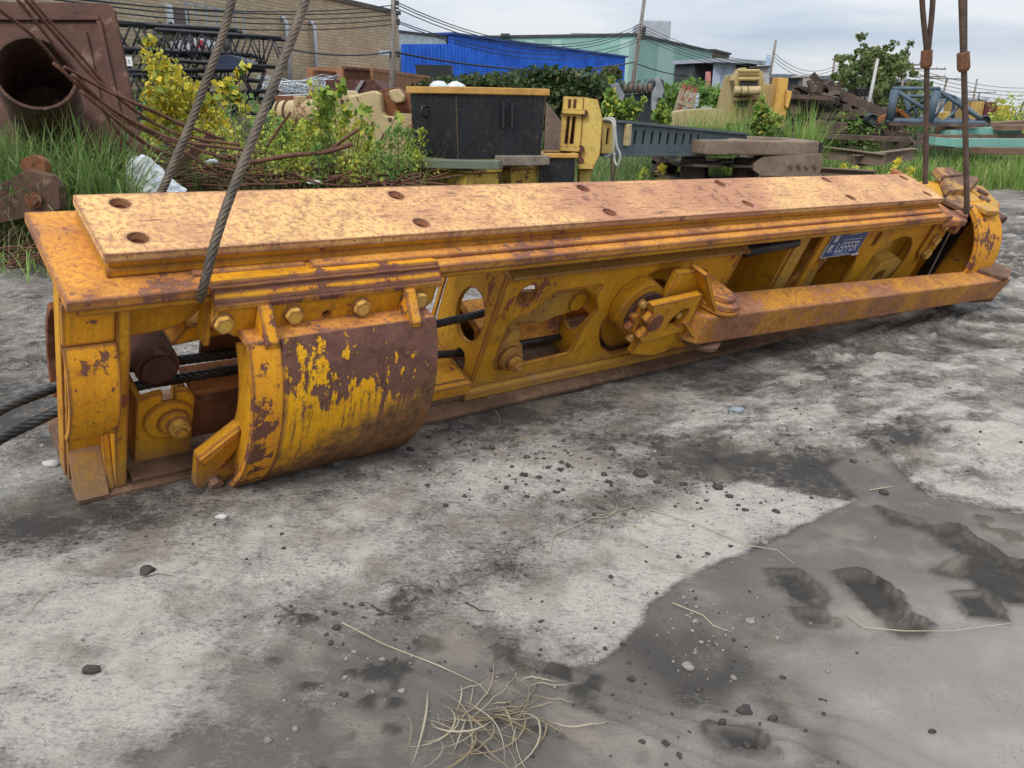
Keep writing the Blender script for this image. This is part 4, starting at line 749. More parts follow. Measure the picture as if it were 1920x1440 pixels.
for i, (x0, x1, y0, c, lab) in enumerate(((1822, 1846, 190, (.42, .27, .08), 'distant yellow shipping container, left of the maroon one'), (1849, 1869, 191, (.12, .03, .035), 'distant maroon shipping container between two yellow ones'), (1872, 1896, 197, (.50, .30, .05), 'distant yellow shipping container, right of the maroon one'))):
    w = Wall(x0, 96, x1, 96); e = w.empty('shipping_container', lab, 'container', 'containers in the distance'); h = w.hit(x0, y0)[1]; mt = plain('container%d' % i, c, .6, .2, 1, 0)
    corrugated(MB(), .1, w.len - .1, lambda x: h - .1, .1, .3, .06).box(0, w.len, .01, 6, 0, h).build('body', mt, e); MB().box(0, .12, -.08, 0, 0, h).box(w.len - .12, w.len, -.08, 0, 0, h).build('corner_post', mt, e)
# orange rusted container and rack in front of the brick wall
def orc(name, x0, Y0, x1, Y1, yt, label, mt, rack=False):
    w = Wall(x0, Y0, x1, Y1); e = w.empty(name, label, 'container' if not rack else 'rack'); h = w.hit(x0, yt)[1]
    if rack:
        m = MB()
        for k in range(17): x = w.len * k / 16; m.box(x - .03, x + .03, 0, .06, .8, h - .1)
        for z in (h * .5, h * .72): m.box(0, w.len, .061, .1, z, z + .05)
        m.build('bars', mt, e); MB().box(0, w.len, -.06, .12, h - .1, h).box(0, w.len, -.06, .12, .7, .8).build('frame', mt, e); MB().box(0, w.len, 1.5, 1.6, .7, h - .15).build('back_panel', RUST, e)
    else:
        corrugated(MB(), .1, w.len - .1, lambda x: h - .15, .15, .45, .1).box(0, w.len, .02, 3, 0, h - .02).build('body', mt, e); MB().box(0, w.len, -.1, .0, h - .15, h).box(0, w.len, -.1, 0, 0, .15).box(0, .15, -.1, 0, .15, h - .15).box(w.len - .15, w.len, -.1, 0, .15, h - .15).build('frame', mt, e)
OC = rusty('faded_orange_container', (.30, .145, .075), (.38, .19, .10), 1.2)
orc('shipping_container', 696, 40, 803, 52, 127, 'faded rusty orange shipping container in front of the brick warehouse corner', OC)
orc('steel_rack', 648, 38, 694, 40, 125, 'rusty brown barred steel rack left of the orange container', rusty('rack_rust', (.14, .06, .035), (.22, .09, .05)), True)
# ------------------------------------------------------------------ poles and wires
def pole(px0, py0, px1, py1, Y, r, label, arms=(), mat=None, name='utility_pole'):
    p1 = at(px1, py1, Y); p0 = at(px0, py0, Y); d = (p1 - p0); base = p0 + d * ((-.25 - p0.z) / d.z)
    e = empty(name, base, label, 'utility pole', 'utility poles'); q = p1 - base
    MB().tube([(0, 0, 0), q * .5, q], r, 12, r * .7).build('pole_shaft', mat or POLEM, e, smooth=True)
    for (f, wd) in arms:
        c = q * f; MB().box(c.x - wd, c.x + wd, c.y - r - .12, c.y - r - .02, c.z - .07, c.z + .07).build('crossarm', POLEM, e)
        for k in (-.9, -.45, .45, .9): MB().cyl((c.x + wd * k, c.y - r - .07, c.z + .075), (c.x + wd * k, c.y - r - .07, c.z + .25), .05, 8).build('insulator', GREYB, e)
    return e, base, q
e, _, _ = pole(735, 165, 738, -15, 38, .15, 'tall grey wooden utility pole at the corner of the brick warehouse')
for y in (38, 98):
    for k in (0, 6):
        p = at(744 + k * 0, y + k, 37.9) - e.location; MB().cyl(p, p + Vector((.12, 0, .0)), .07, 10).build('insulator', DARKB, e)
p = at(722, 99, 37.8) - e.location; MB().box(p.x - .25, p.x + .2, p.y, p.y + .2, p.z - .1, p.z + .1).build('street_light', GREYB, e)
for y in (3, 8, 15): p = at(741, y, 37.9) - e.location; MB().cyl(p, p + Vector((.15, 0, 0)), .05, 8).build('insulator', DARKB, e)
e, _, _ = pole(1187, 155, 1210, -15, 62, .17, 'leaning wooden utility pole in front of the green warehouse corner')
for k, y in enumerate((52, 57, 62, 67, 72)): p = at(1205 - .14 * (y - 50), y, 61.7) - e.location; MB().cyl(p, p + Vector((.25, 0, 0)), .09, 8).build('insulator', DARKB, e)
pole(1442, 150, 1455, 74, 72, .14, 'bare leaning pole standing behind the tan machine block')
pole(1437, 150, 1441, 103, 66, .22, 'short stout pale blue mast left of the bare leaning pole', (), plain('pale_blue_mast', (.25, .33, .42), .5))
pole(1556, 185, 1565, 110, 80, .13, 'bare pole between the tan block and the tree')
pole(1627, 205, 1646, 110, 42, .10, 'pale leaning pole in front of the tree crown', (), plain('pale_pole', (.42, .40, .37), .7))
pole(1690, 178, 1696, 120, 82, .15, 'pole with one crossarm at the right side of the tree', ((.99, 1.4),))
pole(1737, 190, 1739, 128, 90, .15, 'pole with two crossarms seen beside the V rope', ((.99, 1.8), (.86, 1.8)))
pole(1768, 178, 1776, 147, 105, .17, 'distant pole with a wide crossarm between the two right ropes', ((.99, 2.3),))
pole(1824, 192, 1832, 148, 100, .13, 'distant bare thin pole right of the right-hand rope')
pole(1832, 195, 1837, 173, 130, .17, 'farthest small pole with one crossarm above the yellow container', ((.99, 2.3),))
WIRE = plain('dark_wire', (.035, .035, .04), .6, 0, 1, 0)
def wire(px0, py0, Y0, px1, py1, Y1, sag, label, r=.022):
    a, b = at(px0, py0, Y0), at(px1, py1, Y1); pts = [a.lerp(b, t) - Vector((0, 0, sag * 4 * t * (1 - t))) for t in [i / 20 for i in range(21)]]
    tag(MB().tube(pts, r, 5).build('power_line', WIRE, None, True), label, 'cable', 'power lines')
for i, (y0, y1) in enumerate(((3, 44), (8, 49), (15, 54))): wire(742, y0, 38, 1203, y1, 62, 1.5, 'overhead wire between the two tall poles, %s of the upper three' % ('highest', 'middle', 'lowest')[i])
wire(742, 38, 38, 1198, 72, 62, 1.2, 'overhead wire between the two tall poles, fourth from the top'); wire(742, 41, 38, 1196, 78, 62, 1.3, 'overhead wire between the two tall poles, fifth from the top')
wire(742, 98, 38, 1187, 117, 62, .6, 'lone thick cable low between the two tall poles', .045); wire(1188, 117, 62, 1340, 142, 80, .4, 'low cable continuing right of the leaning pole', .04)
for i, (y0, y1) in enumerate(((6, 2), (15, -3), (24, 3), (33, 12), (42, 26))): wire(735, y0 + 4, 38, 100, y1 - 8 + i * 2, 24, .3, 'overhead wire running left across the brick wall, %s from the top' % ('first', 'second', 'third', 'fourth', 'fifth')[i])
wire(735, 97, 38, 520, 88, 30, .2, 'dark cable low across the brick wall to the left', .03)
for i in range(5): wire(1203, 46 + i * 6, 62, 1447, 118 + i * 5, 72, .5, 'wire running right from the leaning pole, %s from the top' % ('first', 'second', 'third', 'fourth', 'fifth')[i], .02)
for i in range(3): wire(1452, 100 + i * 7, 72, 1563, 125 + i * 6, 80, .8, 'wire between the two bare poles, %s one' % ('top', 'middle', 'bottom')[i]); wire(1563, 120 + i * 5, 80, 1690, 128 + i * 6, 82, .8, 'wire crossing behind the tree crown, %s one' % ('top', 'middle', 'bottom')[i])
for i in range(4): wire(1696, 122 + i * 8, 82, 1930, 165 + i * 7, 120, .6, 'wire in the sky at the far right, %s from the top' % ('first', 'second', 'third', 'fourth')[i], .03)
# ================================================================== MIDDLE GROUND
def slab(px, Y, T, M=None): 
    """outline read off the photo at distance Y, given a real thickness T behind it"""
    v = [at(x, y, Y) for x, y in px]; return [(p.x, p.z) for p in v], Y, Y + T
def mslab(mb, px, Y, T, holes=()):
    v = [(at(x, y, Y).x, at(x, y, Y).z) for x, y in px]; hs = [[(at(x, y, Y).x, at(x, y, Y).z) for x, y in h] for h in holes]; return mb.prism(v, 1, Y, Y + T, holes=hs)
def cell(c0, c1, dep, mb, tk=.04): pass
def lattice(name, p0, p1, w, h, n, r, mat, label, cat='boom section', group=None, up=Vector((0, 0, 1)), taper=1.0, br=None):
    p0, p1 = Vector(p0), Vector(p1); d = (p1 - p0); x = d.normalized(); s = x.cross(up).normalized(); u = s.cross(x); e = empty(name, p0, label, cat, group); br = br or r * .55
    def c(t, i, j): k = 1 + (taper - 1) * t; return d * t + s * (i * w / 2 * k) + u * (j * h / 2 * k)
    for i, j in ((-1, -1), (1, -1), (1, 1), (-1, 1)): MB().tube([c(0, i, j), c(1, i, j)], r, 8).build('chord', mat, e, True)
    m = MB()
    for k in range(n):
        t0, t1 = k / n, (k + 1) / n; q = k % 2
        for a, b in (((-1, -1), (-1, 1)), ((1, -1), (1, 1)), ((-1, 1), (1, 1)), ((-1, -1), (1, -1))):
            (a, b) = (a, b) if q else (b, a); m.tube([c(t0, *a), c(t1, *b)], br, 6)
        if k % 3 == 0: 
            for a, b in (((-1, -1), (-1, 1)), ((1, -1), (1, 1)), ((-1, 1), (1, 1)), ((-1, -1), (1, -1))): m.tube([c(t0, *a), c(t0, *b)], br, 6)
    m.build('lacing', mat, e, True); return e
BKP = plain('black_painted_steel', (.022, .023, .027), .5, .3, 5, .1)
gB = 'black lattice boom sections'
lattice('boom_section', at(208, 70, 27), at(450, 84, 27.5), 1.0, .78, 10, .06, BKP, 'black lattice boom section on top of the stack at left, behind the yellow sapling', group=gB)
lattice('boom_section', at(300, 85, 24.5), at(532, 100, 25), .9, .75, 11, .045, BKP, 'black lattice boom section in front of the brick wall, ending right of the leftmost sling', group=gB)
lattice('boom_section', at(215, 115, 26), at(480, 128, 26.5), 1.0, .7, 10, .06, BKP, 'black lattice boom section in the middle of the stack, level with the white sign', group=gB)
lattice('boom_section', at(200, 162, 25), at(500, 158, 26), 1.0, .8, 12, .055, BKP, 'black lattice boom section at the bottom of the stack, hidden by yellow leaves', group=gB)
lattice('boom_section', at(205, 205, 25.5), at(520, 190, 26), 1.0, .6, 12, .055, BKP, 'black lattice boom section low behind the weeds', group=gB)
e = empty('sign', at(238, 115, 24.3), 'small white sign with partly hidden red and grey letters on the black boom', 'sign'); MB().box(-.20, .14, 0, .03, -.12, .12).build('panel', plain('sign_white', (.7, .7, .68), .5, 0, 1, 0), e)
lm = MB(); letters('el', lambda x, y, k: (-.12 + x, -.0005 - .004 * k, -.05 + y), .10, .024, lm); lm.build('lettering', plain('sign_red', (.35, .03, .05), .5, 0, 1, 0), e); lm = MB(); letters('t', lambda x, y, k: (.035 + x, -.0005 - .004 * k, -.05 + y), .09, .02, lm); lm.build('lettering', plain('sign_grey', (.3, .3, .3), .5, 0, 1, 0), e)
m = MB(); mslab(m, rpoly([(392, 108), (430, 102), (458, 112), (470, 122), (440, 130), (395, 130)], 6, 3), 23.8, .9); tag(m.build('machine_hood', plain('dark_blue_paint', (.02, .03, .06), .35, .2, 3, 0), bevel=.05), 'dark blue-black rounded hood among the boom sections', 'machine part')
m = MB(); mslab(m, [(318, 78), (372, 70), (386, 88), (380, 100), (322, 98)], 29, 1.5); tag(m.build('white_crate', plain('dirty_white', (.36, .37, .38), .7, .3, 2, 0), bevel=.03), 'pale grey sheeted bundle behind the boom sections', 'bundle')
m = MB(); mslab(m, rpoly([(368, 76), (376, 74), (381, 92), (372, 90)], 2, 2), 28.5, .3); tag(m.build('red_drum', plain('red_plastic', (.45, .02, .02), .5, .2, 2, 0), bevel=.03), 'small bright red object resting on the boom sections', 'drum')
SIL = plain('silver_truss', (.48, .52, .56), .4, .15, 5, 0, metal=.3); gS = 'silver truss sections'
lattice('truss_section', at(492, 168, 30), at(625, 162, 31), .6, .45, 9, .022, SIL, 'silver truss section lying level behind the weeds', 'truss', gS)
lattice('truss_section', at(500, 150, 32), at(560, 168, 31), .8, .25, 5, .022, SIL, 'silver truss section tilted down to the right beside the black boom', 'truss', gS)
lattice('truss_section', at(560, 165, 33), at(622, 146, 35), .8, .25, 5, .022, SIL, 'silver truss section tilted up to the right in front of the brick wall', 'truss', gS)
# rusty dumpsters, tan machine
m = MB(); mslab(m, [(512, 179), (645, 181), (640, 205), (530, 210)], 21, 1.6); tag(m.build('rusty_skip', RUST, bevel=.02), 'long dark rusty skip behind the tan cylinder', 'skip')
e = empty('rusty_hopper', at(680, 172, 24), 'dark brown rusty hopper with a pale diagonal strap', 'hopper'); i0 = e.location
m = MB(); mslab(m, [(610, 150), (702, 150), (722, 172), (700, 180), (612, 176)], 24, 2.0); o = m.build('hopper_body', rusty('dark_maroon_rust', (.07, .03, .025), (.11, .045, .035)), e, bevel=.02); o.location = -i0
m = MB(); mslab(m, [(676, 151), (683, 151), (668, 176), (660, 176)], 23.93, .06); o = m.build('strap', plain('grey_strap', (.25, .23, .22), .7), e); o.location = -i0
TAN = paint('tan_machine_paint', (.54, .42, .22), (.40, .30, .16), th=.60, streak=.1, mud=.4, edge=False, big=.8, speck=.3, rust=(.13, .06, .035))
e = empty('tan_machine_arm', at(680, 250, 16), 'tan painted machine arm casting with rusty cutout among the weeds left of the black bin', 'machine arm'); i0 = e.location
m = MB(); mslab(m, [(600, 186), (625, 180), (640, 168), (650, 170), (655, 180), (668, 177), (700, 170), (712, 176), (716, 210), (722, 217), (735, 219), (750, 213), (775, 214), (775, 300), (600, 300)], 16, 1.1); o = m.build('casting', TAN, e, bevel=.03); o.location = -i0
m = MB(); mslab(m, [(700, 171), (742, 163), (760, 175), (775, 178), (775, 216), (735, 222), (716, 214)], 16.4, .5); o = m.build('rusty_recess', RUST, e, bevel=.02); o.location = -i0
m = MB(); mslab(m, [(728, 170), (745, 166), (757, 180), (756, 190), (742, 193), (733, 188)], 16.1, .3); o = m.build('lug', TAN, e, bevel=.03); o.location = -i0
m = MB(); mslab(m, rpoly([(668, 180), (673, 180), (700, 228), (696, 230)], 1, 1), 15.95, .06); o = m.build('grab_rail', TAN, e, bevel=.01); o.location = -i0
for x, y in ((672, 184), (651, 189), (641, 190), (731, 224)): p = at(x, y, 15.98) - i0; MB().cyl(p, p + Vector((0, .05, 0)), .035, 14).build('bolt_hole', RUSTD, e)
e = empty('tan_cylinder', at(560, 205, 16.5), 'horizontal tan drum with dark straps lying in the weeds', 'drum'); i0 = e.location
p, q = at(524, 213, 16.6) - i0, at(612, 210, 16.2) - i0; MB().cyl(p, q, .235, 28).build('barrel', TAN, e, bevel=.03); 
for f in (.06, .22): c = p.lerp(q, f); MB().cyl(c, c + (q - p).normalized() * .05, .25, 28).build('strap', RUSTD, e)
c = at(563, 190, 16.3) - i0; MB().cyl(c - Vector((0, 0, .12)), c + Vector((0, 0, .1)), .12, 18).build('filler_cap', TAN, e, bevel=.02)
# black bin with orange rim on timbers on yellow bins
SCRB = paint('scuffed_black_paint', (.010, .012, .015), (.02, .023, .028), th=.64, streak=.1, mud=.3, edge=True, big=1.6, speck=.8, ew=1.2, rust=(.26, .16, .06), rough=.42)
ORIM = paint('orange_rim_paint', (.60, .34, .09), (.46, .24, .07), th=.66, streak=.1, edge=False)
YBIN = paint('old_yellow_bin_paint', (.56, .40, .07), (.46, .31, .06), th=.55, streak=.2, mud=.4, edge=True, big=5, rust=(.09, .05, .03))
def corner_box(name, cx, cyt, cyb, cY, lx, lY, rx, rY, label, cat, body, rim, inset=.03, rimh=.09, group=None, up=0):
    """box seen corner-on: front corner, left and right corners in plan"""
    c, l, r = at(cx, 190, cY), at(lx, 190, lY), at(rx, 190, rY); zt = at(cx, cyt, cY).z; zb = at(cx, cyb, cY).z
    e = empty(name, (c.x, c.y, zb), label, cat, group); P = [Vector((0, 0, 0)), Vector((r.x - c.x, r.y - c.y, 0)), Vector((r.x + l.x - 2 * c.x, r.y + l.y - 2 * c.y, 0)), Vector((l.x - c.x, l.y - c.y, 0))]; ctr = sum(P, Vector()) / 4; h = zt - zb
    out = [(p.x, p.y) for p in P]; inn = [tuple((p + (ctr - p).normalized() * .09).xy) for p in P]
    low = [p + (ctr - p).normalized() * inset for p in P]; m = MB(); n = 4
    vs = [(p.x, p.y, 0) for p in low] + [(x, y, h) for x, y in out] + [(x, y, h) for x, y in inn] + [(x, y, .05) for x, y in inn]
    m.add(vs, [(3, 2, 1, 0), (12, 13, 14, 15)] + [(k * 4 + i, k * 4 + (i + 1) % 4, k * 4 + 4 + (i + 1) % 4, k * 4 + 4 + i) for k in range(3) for i in range(4)]); m.build('bin_body', body, e, bevel=.012)
    if rim: 
        ro = [tuple((p - (ctr - p).normalized() * .05).xy) for p in P]; MB().prism(ro, 2, h + .002, h + rimh, holes=[inn]).build('rim', rim, e, bevel=.01)
    return e, P, h
e, P, h = corner_box('steel_bin', 855, 176, 300, 11.4, 768, 12.1, 1024, 12.0, 'large scuffed black steel bin with an orange rim, resting on timbers', 'bin', SCRB, ORIM, .05)
d = P[1].normalized(); nrm = Vector((d.y, -d.x, 0))
for f in (.50, .60): p = P[1] * f + nrm * .02; MB().bar(p + Vector((0, 0, h * .88)), p + Vector((0, 0, h * .5)), .03, .05, nrm).build('guide_bar', BKP, e, bevel=.006)
d2 = P[3].normalized(); n2_ = Vector((-d2.y, d2.x, 0)); n2_ = n2_ if n2_.y < 0 else -n2_
p = P[3] * .55 + n2_ * .03 + Vector((0, 0, h * .8)); MB().tube([p + n2_ * .0, p + n2_ * .1, p + n2_ * .12 - Vector((0, 0, .1)), p + n2_ * .02 - Vector((0, 0, .14))], .02, 8).build('hook', BKP, e, True)
TIM = plain('mossy_timber', (.17, .18, .125), .9, .3, 6, .5, c2=(.13, .155, .11)); TIM2 = plain('grey_timber', (.20, .165, .13), .9, .3, 6, .5)
def timber(x0, Y0, x1, Y1, yt, yb, label, mt, dep=.22):
    a, b = at(x0, (yt + yb) / 2, Y0), at(x1, (yt + yb) / 2, Y1); h = at(x0, yt, Y0).z - at(x0, yb, Y0).z; b.z = a.z + (b.z - a.z) * .5
    return tag(MB().bar(a, b, dep, h).build('timber', mt, bevel=.012), label, 'timber', 'timbers under the black bin')
timber(766, 11.5, 939, 11.2, 298, 314, 'mossy green squared timber under the left half of the black bin', TIM); timber(935, 11.6, 1023, 12.0, 292, 310, 'grey squared timber under the right half of the black bin', TIM2)
corner_box('steel_bin', 876, 326, 412, 11.3, 792, 12.0, 938, 11.7, 'low stained yellow bin under the left timber', 'bin', YBIN, YBIN, .02, .05); corner_box('steel_bin', 958, 318, 408, 12.0, 936, 12.4, 1013, 12.2, 'low stained yellow bin under the right timber', 'bin', YBIN, YBIN, .02, .05)
corner_box('steel_bin', 1018, 296, 402, 12.1, 1012, 12.8, 1084, 12.2, 'small black bin with a yellow rim between the stacked bins and yellow bracket', 'bin', SCRB, ORIM, .02, .06)
m = MB(); mslab(m, [(1024, 190), (1056, 232), (1048, 292), (1020, 292)], 14, .05); tag(m.build('rusty_plate', rusty('mottled_plate', (.14, .10, .08), (.22, .15, .12)), bevel=.005), 'rusty mottled triangular steel plate leaning behind the black bin', 'steel plate')
# yellow bracket with slots, slotted beam, hose
CREAM = paint('pale_yellow_machine_paint', (.66, .47, .13), (.50, .34, .09), th=.61, streak=.1, mud=.35, edge=True, big=1.5, speck=.5)
e = empty('yellow_bracket', at(1090, 340, 12.6), 'tall pale yellow slotted machine bracket standing right of the black bin', 'machine bracket'); i0 = e.location
def ch(nm, mb, mt, bevel=.012): o = mb.build(nm, mt, e, bevel=bevel); o.location = -i0; return o
ch('slotted_plate', mslab(MB(), [(1057, 180), (1094, 182), (1087, 295), (1048, 293)], 12.5, .12, holes=[[(1066, 186), (1071, 186), (1070, 203), (1065, 203)], [(1076, 186), (1081, 186), (1080, 203), (1075, 203)], [(1064, 218), (1069, 218), (1065, 270), (1058, 270)], [(1074, 218), (1080, 218), (1075, 270), (1068, 270)], [(1057, 283), (1062, 283), (1062, 289), (1056, 289)]]), CREAM)
ch('back_plate', mslab(MB(), [(1060, 184), (1092, 186), (1085, 290), (1052, 290)], 12.75, .05), RUSTD)
ch('cross_bar', mslab(MB(), [(1054, 204), (1098, 206), (1097, 215), (1053, 213)], 12.42, .08), CREAM)
ch('cross_bar', mslab(MB(), [(1050, 273), (1088, 275), (1087, 285), (1049, 283)], 12.42, .08), CREAM)
ch('side_plate', mslab(MB(), [(1095, 182), (1121, 187), (1130, 222), (1125, 290), (1112, 317), (1086, 317), (1088, 290)], 12.5, .45), CREAM)
ch('lower_web', mslab(MB(), [(1085, 318), (1112, 318), (1103, 350), (1085, 350)], 12.56, .3), CREAM)
ch('foot_plate', mslab(MB(), [(1082, 308), (1114, 308), (1113, 317.5), (1082, 317.5)], 12.4, .09), CREAM)
for x, y in ((1096, 213), (1089, 280), (1088, 301)):
    p = at(x, y, 12.44); ch('bolt_boss', MB().cyl(p, p + Vector((0, .05, 0)), .055, 20), RUSTD, .006)
BGREY = paint('blue_grey_beam_paint', (.105, .135, .145), (.075, .10, .11), th=.66, streak=.1, mud=.4, edge=False, big=1.2, speck=.4)
e = empty('slotted_beam', at(1130, 260, 12.9), 'blue-grey flanged beam with a row of slots, one end yellow', 'beam'); i0 = e.location
A, B = at(1129, 258, 12.9), at(1400, 262, 16.4); X_ = (B - A); X_.z = 0; LB = X_.length; X_.normalize(); Nn = Vector((-X_.y, X_.x, 0)); z0, z1 = at(1129, 288, 12.9).z, at(1129, 228, 12.9).z; ze0, ze1 = at(1400, 287, 16.4).z, at(1400, 254, 16.4).z; zs = lambda x: z0 + (ze0 - z0) * x / LB; zt_ = lambda x: z1 + (ze1 - z1) * x / LB
BM = Matrix(((X_.x, Nn.x, 0, A.x - i0.x), (X_.y, Nn.y, 0, A.y - i0.y), (0, 0, 1, -i0.z), (0, 0, 0, 1)))
sl = [rpoly([(x, zs(x) + .13), (x + .075, zs(x) + .13), (x + .09, zs(x) + .13 + .24 * (1 - x / LB * .4)), (x + .02, zs(x) + .13 + .24 * (1 - x / LB * .4))], .03, 3) for x in [.10 + k * .245 for k in range(12)]]
MB().prism([(0, z0), (.36, zs(.36)), (.36, zt_(.36)), (0, z1)], 1, 0, .03, holes=sl[:1], M=BM).build('yellow_end', CREAM, e, bevel=.004)
MB().prism([(.361, zs(.361)), (LB, ze0), (LB, ze1), (.361, zt_(.361))], 1, 0, .03, holes=sl[2:12], M=BM).build('web', BGREY, e, bevel=.004)
MB().prism([(0, z1 + .001), (LB, ze1 + .001), (LB, ze1 + .045), (0, z1 + .045)], 1, -.05, .35, M=BM).prism([(0, z0 - .04), (LB, ze0 - .04), (LB, ze0 - .001), (0, z0 - .001)], 1, -.05, .35, M=BM).build('flange', BGREY, e, bevel=.004); MB().prism([(.1, zs(.1)), (LB, ze0), (LB, ze1), (.1, zt_(.1))], 1, .3, .33, M=BM).build('rear_web', DARKB, e)
MB().box(.55, .66, -.08, -.001, z0 + .1, z0 + .42, M=BM).build('hinge', TAN, e, bevel=.01)
HOSE = plain('pale_grey_hose', (.38, .38, .36), .5, .1, 5, 0)
for off, lab in ((0, 'pale grey looped hose hanging over the end of the slotted beam, longer loop'), (-.06, 'pale grey looped hose hanging over the end of the slotted beam, shorter loop')):
    pts = [at(1130, 224, 12.8), at(1143, 221, 12.7), at(1152, 226, 12.62), at(1154, 250 + off * 200, 12.6), at(1157, 275, 12.6), at(1163, 292 + off * 150, 12.6), at(1158, 311 + off * 200, 12.65), at(1152, 300 + off * 200, 12.7), at(1152, 285, 12.75)] if off == 0 else [at(1128, 226, 12.8), at(1140, 224, 12.7), at(1149, 230, 12.62), at(1151, 255, 12.6), at(1150, 280, 12.62), at(1143, 292, 12.7), at(1132, 296, 12.8)]
    q = []; 
    for i in range(len(pts) - 1):
        a, b = (pts[i - 1] if i else pts[0]), pts[i]; c = pts[i + 1]; f = pts[min(i + 2, len(pts) - 1)]
        for k in range(6): t = k / 6; q.append(.5 * ((2 * b) + (c - a) * t + (2 * a - 5 * b + 4 * c - f) * t * t + (3 * b - a - 3 * c + f) * t ** 3))
    tag(MB().tube(q, .017, 8).build('hose', HOSE, None, True), lab, 'hose')
# rusty outrigger frames
FRK = rusty('grey_brown_casting', (.14, .10, .07), (.22, .165, .12), 1.5, dark=(.06, .045, .035)); FRD = rusty('dark_casting', (.06, .045, .035), (.10, .075, .055), 2)
e = empty('outrigger_frame', at(1380, 340, 16), 'heavy grey-brown steel frame with two ring openings, top of the casting stack', 'machine frame'); i0 = e.location
zt = at(1300, 262, 14.8).z; y0, y1 = 14.6, 17.4; xa, xb = at(1242, 262, 15.6).x, at(1520, 262, 15.6).x
out = [(xa, 15.9), (xa + .05, 15.4), (xa + .25, 15.0), (xa + .6, 14.75), (xa + 1.0, 14.72), (xb - .35, 14.9), (xb, 15.1), (xb, 16.6), (xb - .5, 17.0), (xa + 1.0, 17.1), (xa + .4, 16.9), (xa + .1, 16.4)]
m = MB().prism(out, 2, zt - .24, zt, holes=[circ(xa + .72, 15.9, .50, 28, .75), circ(xa + 1.85, 15.95, .48, 28, .70)]); o = m.build('top_frame', FRK, e, bevel=.03); o.location = -i0
o = MB().box(xb + .005, xb + .06, 15.1, 15.5, zt - .2, zt - .02).build('end_block', BKP, e); o.location = -i0
m = MB()
for z, a, b in ((.52, xa + .2, xa + 1.0), (.22, xa + .15, xa + .9), (.03, xa + .3, xa + 1.1), (.52, xa + 1.1, xa + 2.0), (.20, xa + 1.1, xa + 2.1)): m.prism(rpoly([(a, 14.95), (b, 14.9), (b, 16.8), (a, 16.8)], .15, 4), 2, z, z + .05)
for a in (xa + .55, xa + 1.5): m.cyl((a, 15.4, -.2), (a, 15.4, .67), .22, 20)
o = m.build('lower_frame', FRD, e, bevel=.01); o.location = -i0
a, b = at(1425, 300, 15).x, at(1536, 300, 15).x
m = MB().prism([(a, zt - .26), (b, zt - .20), (b + .03, zt - .38), (b - .12, -.02), (b - .2, -.2), (a - .5, -.2), (a - .55, .02), (a - .1, .08), (a - .02, .18), (a - .02, .42), (a - .15, .50), (a - .15, .60)], 1, 14.85, 16.2, holes=[]); o = m.build('side_frame', FRK, e, bevel=.02); o.location = -i0
o = MB().box(a, b + .01, 14.80, 14.849, .40, .44).box(a - .4, b - .15, 14.80, 14.849, -.02, .03).build('flange', FRK, e, bevel=.006); o.location = -i0
for k in range(4): o = MB().cyl((b - .55 + k * .14, 14.849, .58), (b - .55 + k * .14, 14.80, .58), .03, 12).build('bolt', FRD, e); o.location = -i0
e = empty('casting_frame', at(1300, 330, 17), 'dark rusty frame half hidden under the slotted beam', 'machine frame'); i0 = e.location
m = MB(); 
for z in (-.05, .18, .42): m.box(at(1235, 300, 16.6).x, at(1300, 300, 16.6).x + .3, 16.4, 17.6, z, z + .06)
for k in range(4): m.box(at(1235, 300, 16.6).x + k * .3, at(1235, 300, 16.6).x + k * .3 + .06, 16.5, 17.4, -.2, .6)
o = m.build('frame', FRD, e); o.location = -i0
# tan block machine
CREAM2 = paint('tan_block_paint', (.48, .36, .15), (.36, .26, .11), th=.60, streak=.1, mud=.5, edge=False, big=1.0, speck=.5); YPOST = paint('orange_yellow_post', (.66, .38, .06), (.60, .36, .12), th=.64, streak=.2, edge=True, big=1.3)
e = empty('machine_block', at(1420, 240, 21), 'tan machine block with rollers on top and a bright yellow corner post', 'machine block'); i0 = e.location
ch('body', mslab(MB(), [(1372, 186), (1384, 139), (1430, 133), (1434, 156), (1452, 160), (1460, 230), (1362, 232)], 21, 1.4), CREAM2, .02)
ch('corner_post', mslab(mslab(MB(), [(1459, 145), (1479, 147), (1474, 185), (1480, 190), (1468, 240), (1446, 236)], 20.8, .5), [(1475, 168), (1486, 172), (1478, 205), (1472, 200)], 20.7, .3), YPOST, .02)
ch('roller_housing', mslab(MB(), [(1389, 128), (1398, 126), (1402, 130), (1420, 130), (1424, 134), (1424, 176), (1384, 180), (1376, 150)], 20.5, .49, holes=[[(1394, 150), (1400, 150), (1400, 168), (1394, 168)], [(1405, 150), (1411, 150), (1411, 168), (1405, 168)]]), CREAM2, .02)
for x in (1382, 1395, 1408, 1419): p = at(x, 170, 20.4); ch('roller', MB().cyl(p - Vector((.07, 0, 0)), p + Vector((.07, 0, 0)), .10, 16), TAN, .01)
for y in (133, 148): p, q = at(1384, y, 20.4), at(1424, y, 20.4); ch('rail', MB().cyl(p, q, .04, 10), CREAM2, .004)
ch('gap_shade_plate', mslab(MB(), [(1388, 148), (1421, 148), (1421, 166), (1388, 166)], 20.46, .035), DARKB, 0)  # added dark plate standing in for the shaded gaps behind the rollers
ch('gap_shade_plate', mslab(MB(), [(1384, 190), (1402, 188), (1402, 200), (1384, 200)], 20.95, .045), DARKB, 0)  # dark plate on the body front, shade of a gap put in as colour
ch('shelf', mslab(MB(), [(1380, 183), (1430, 180), (1430, 186), (1380, 190)], 20.7, .28), CREAM2)
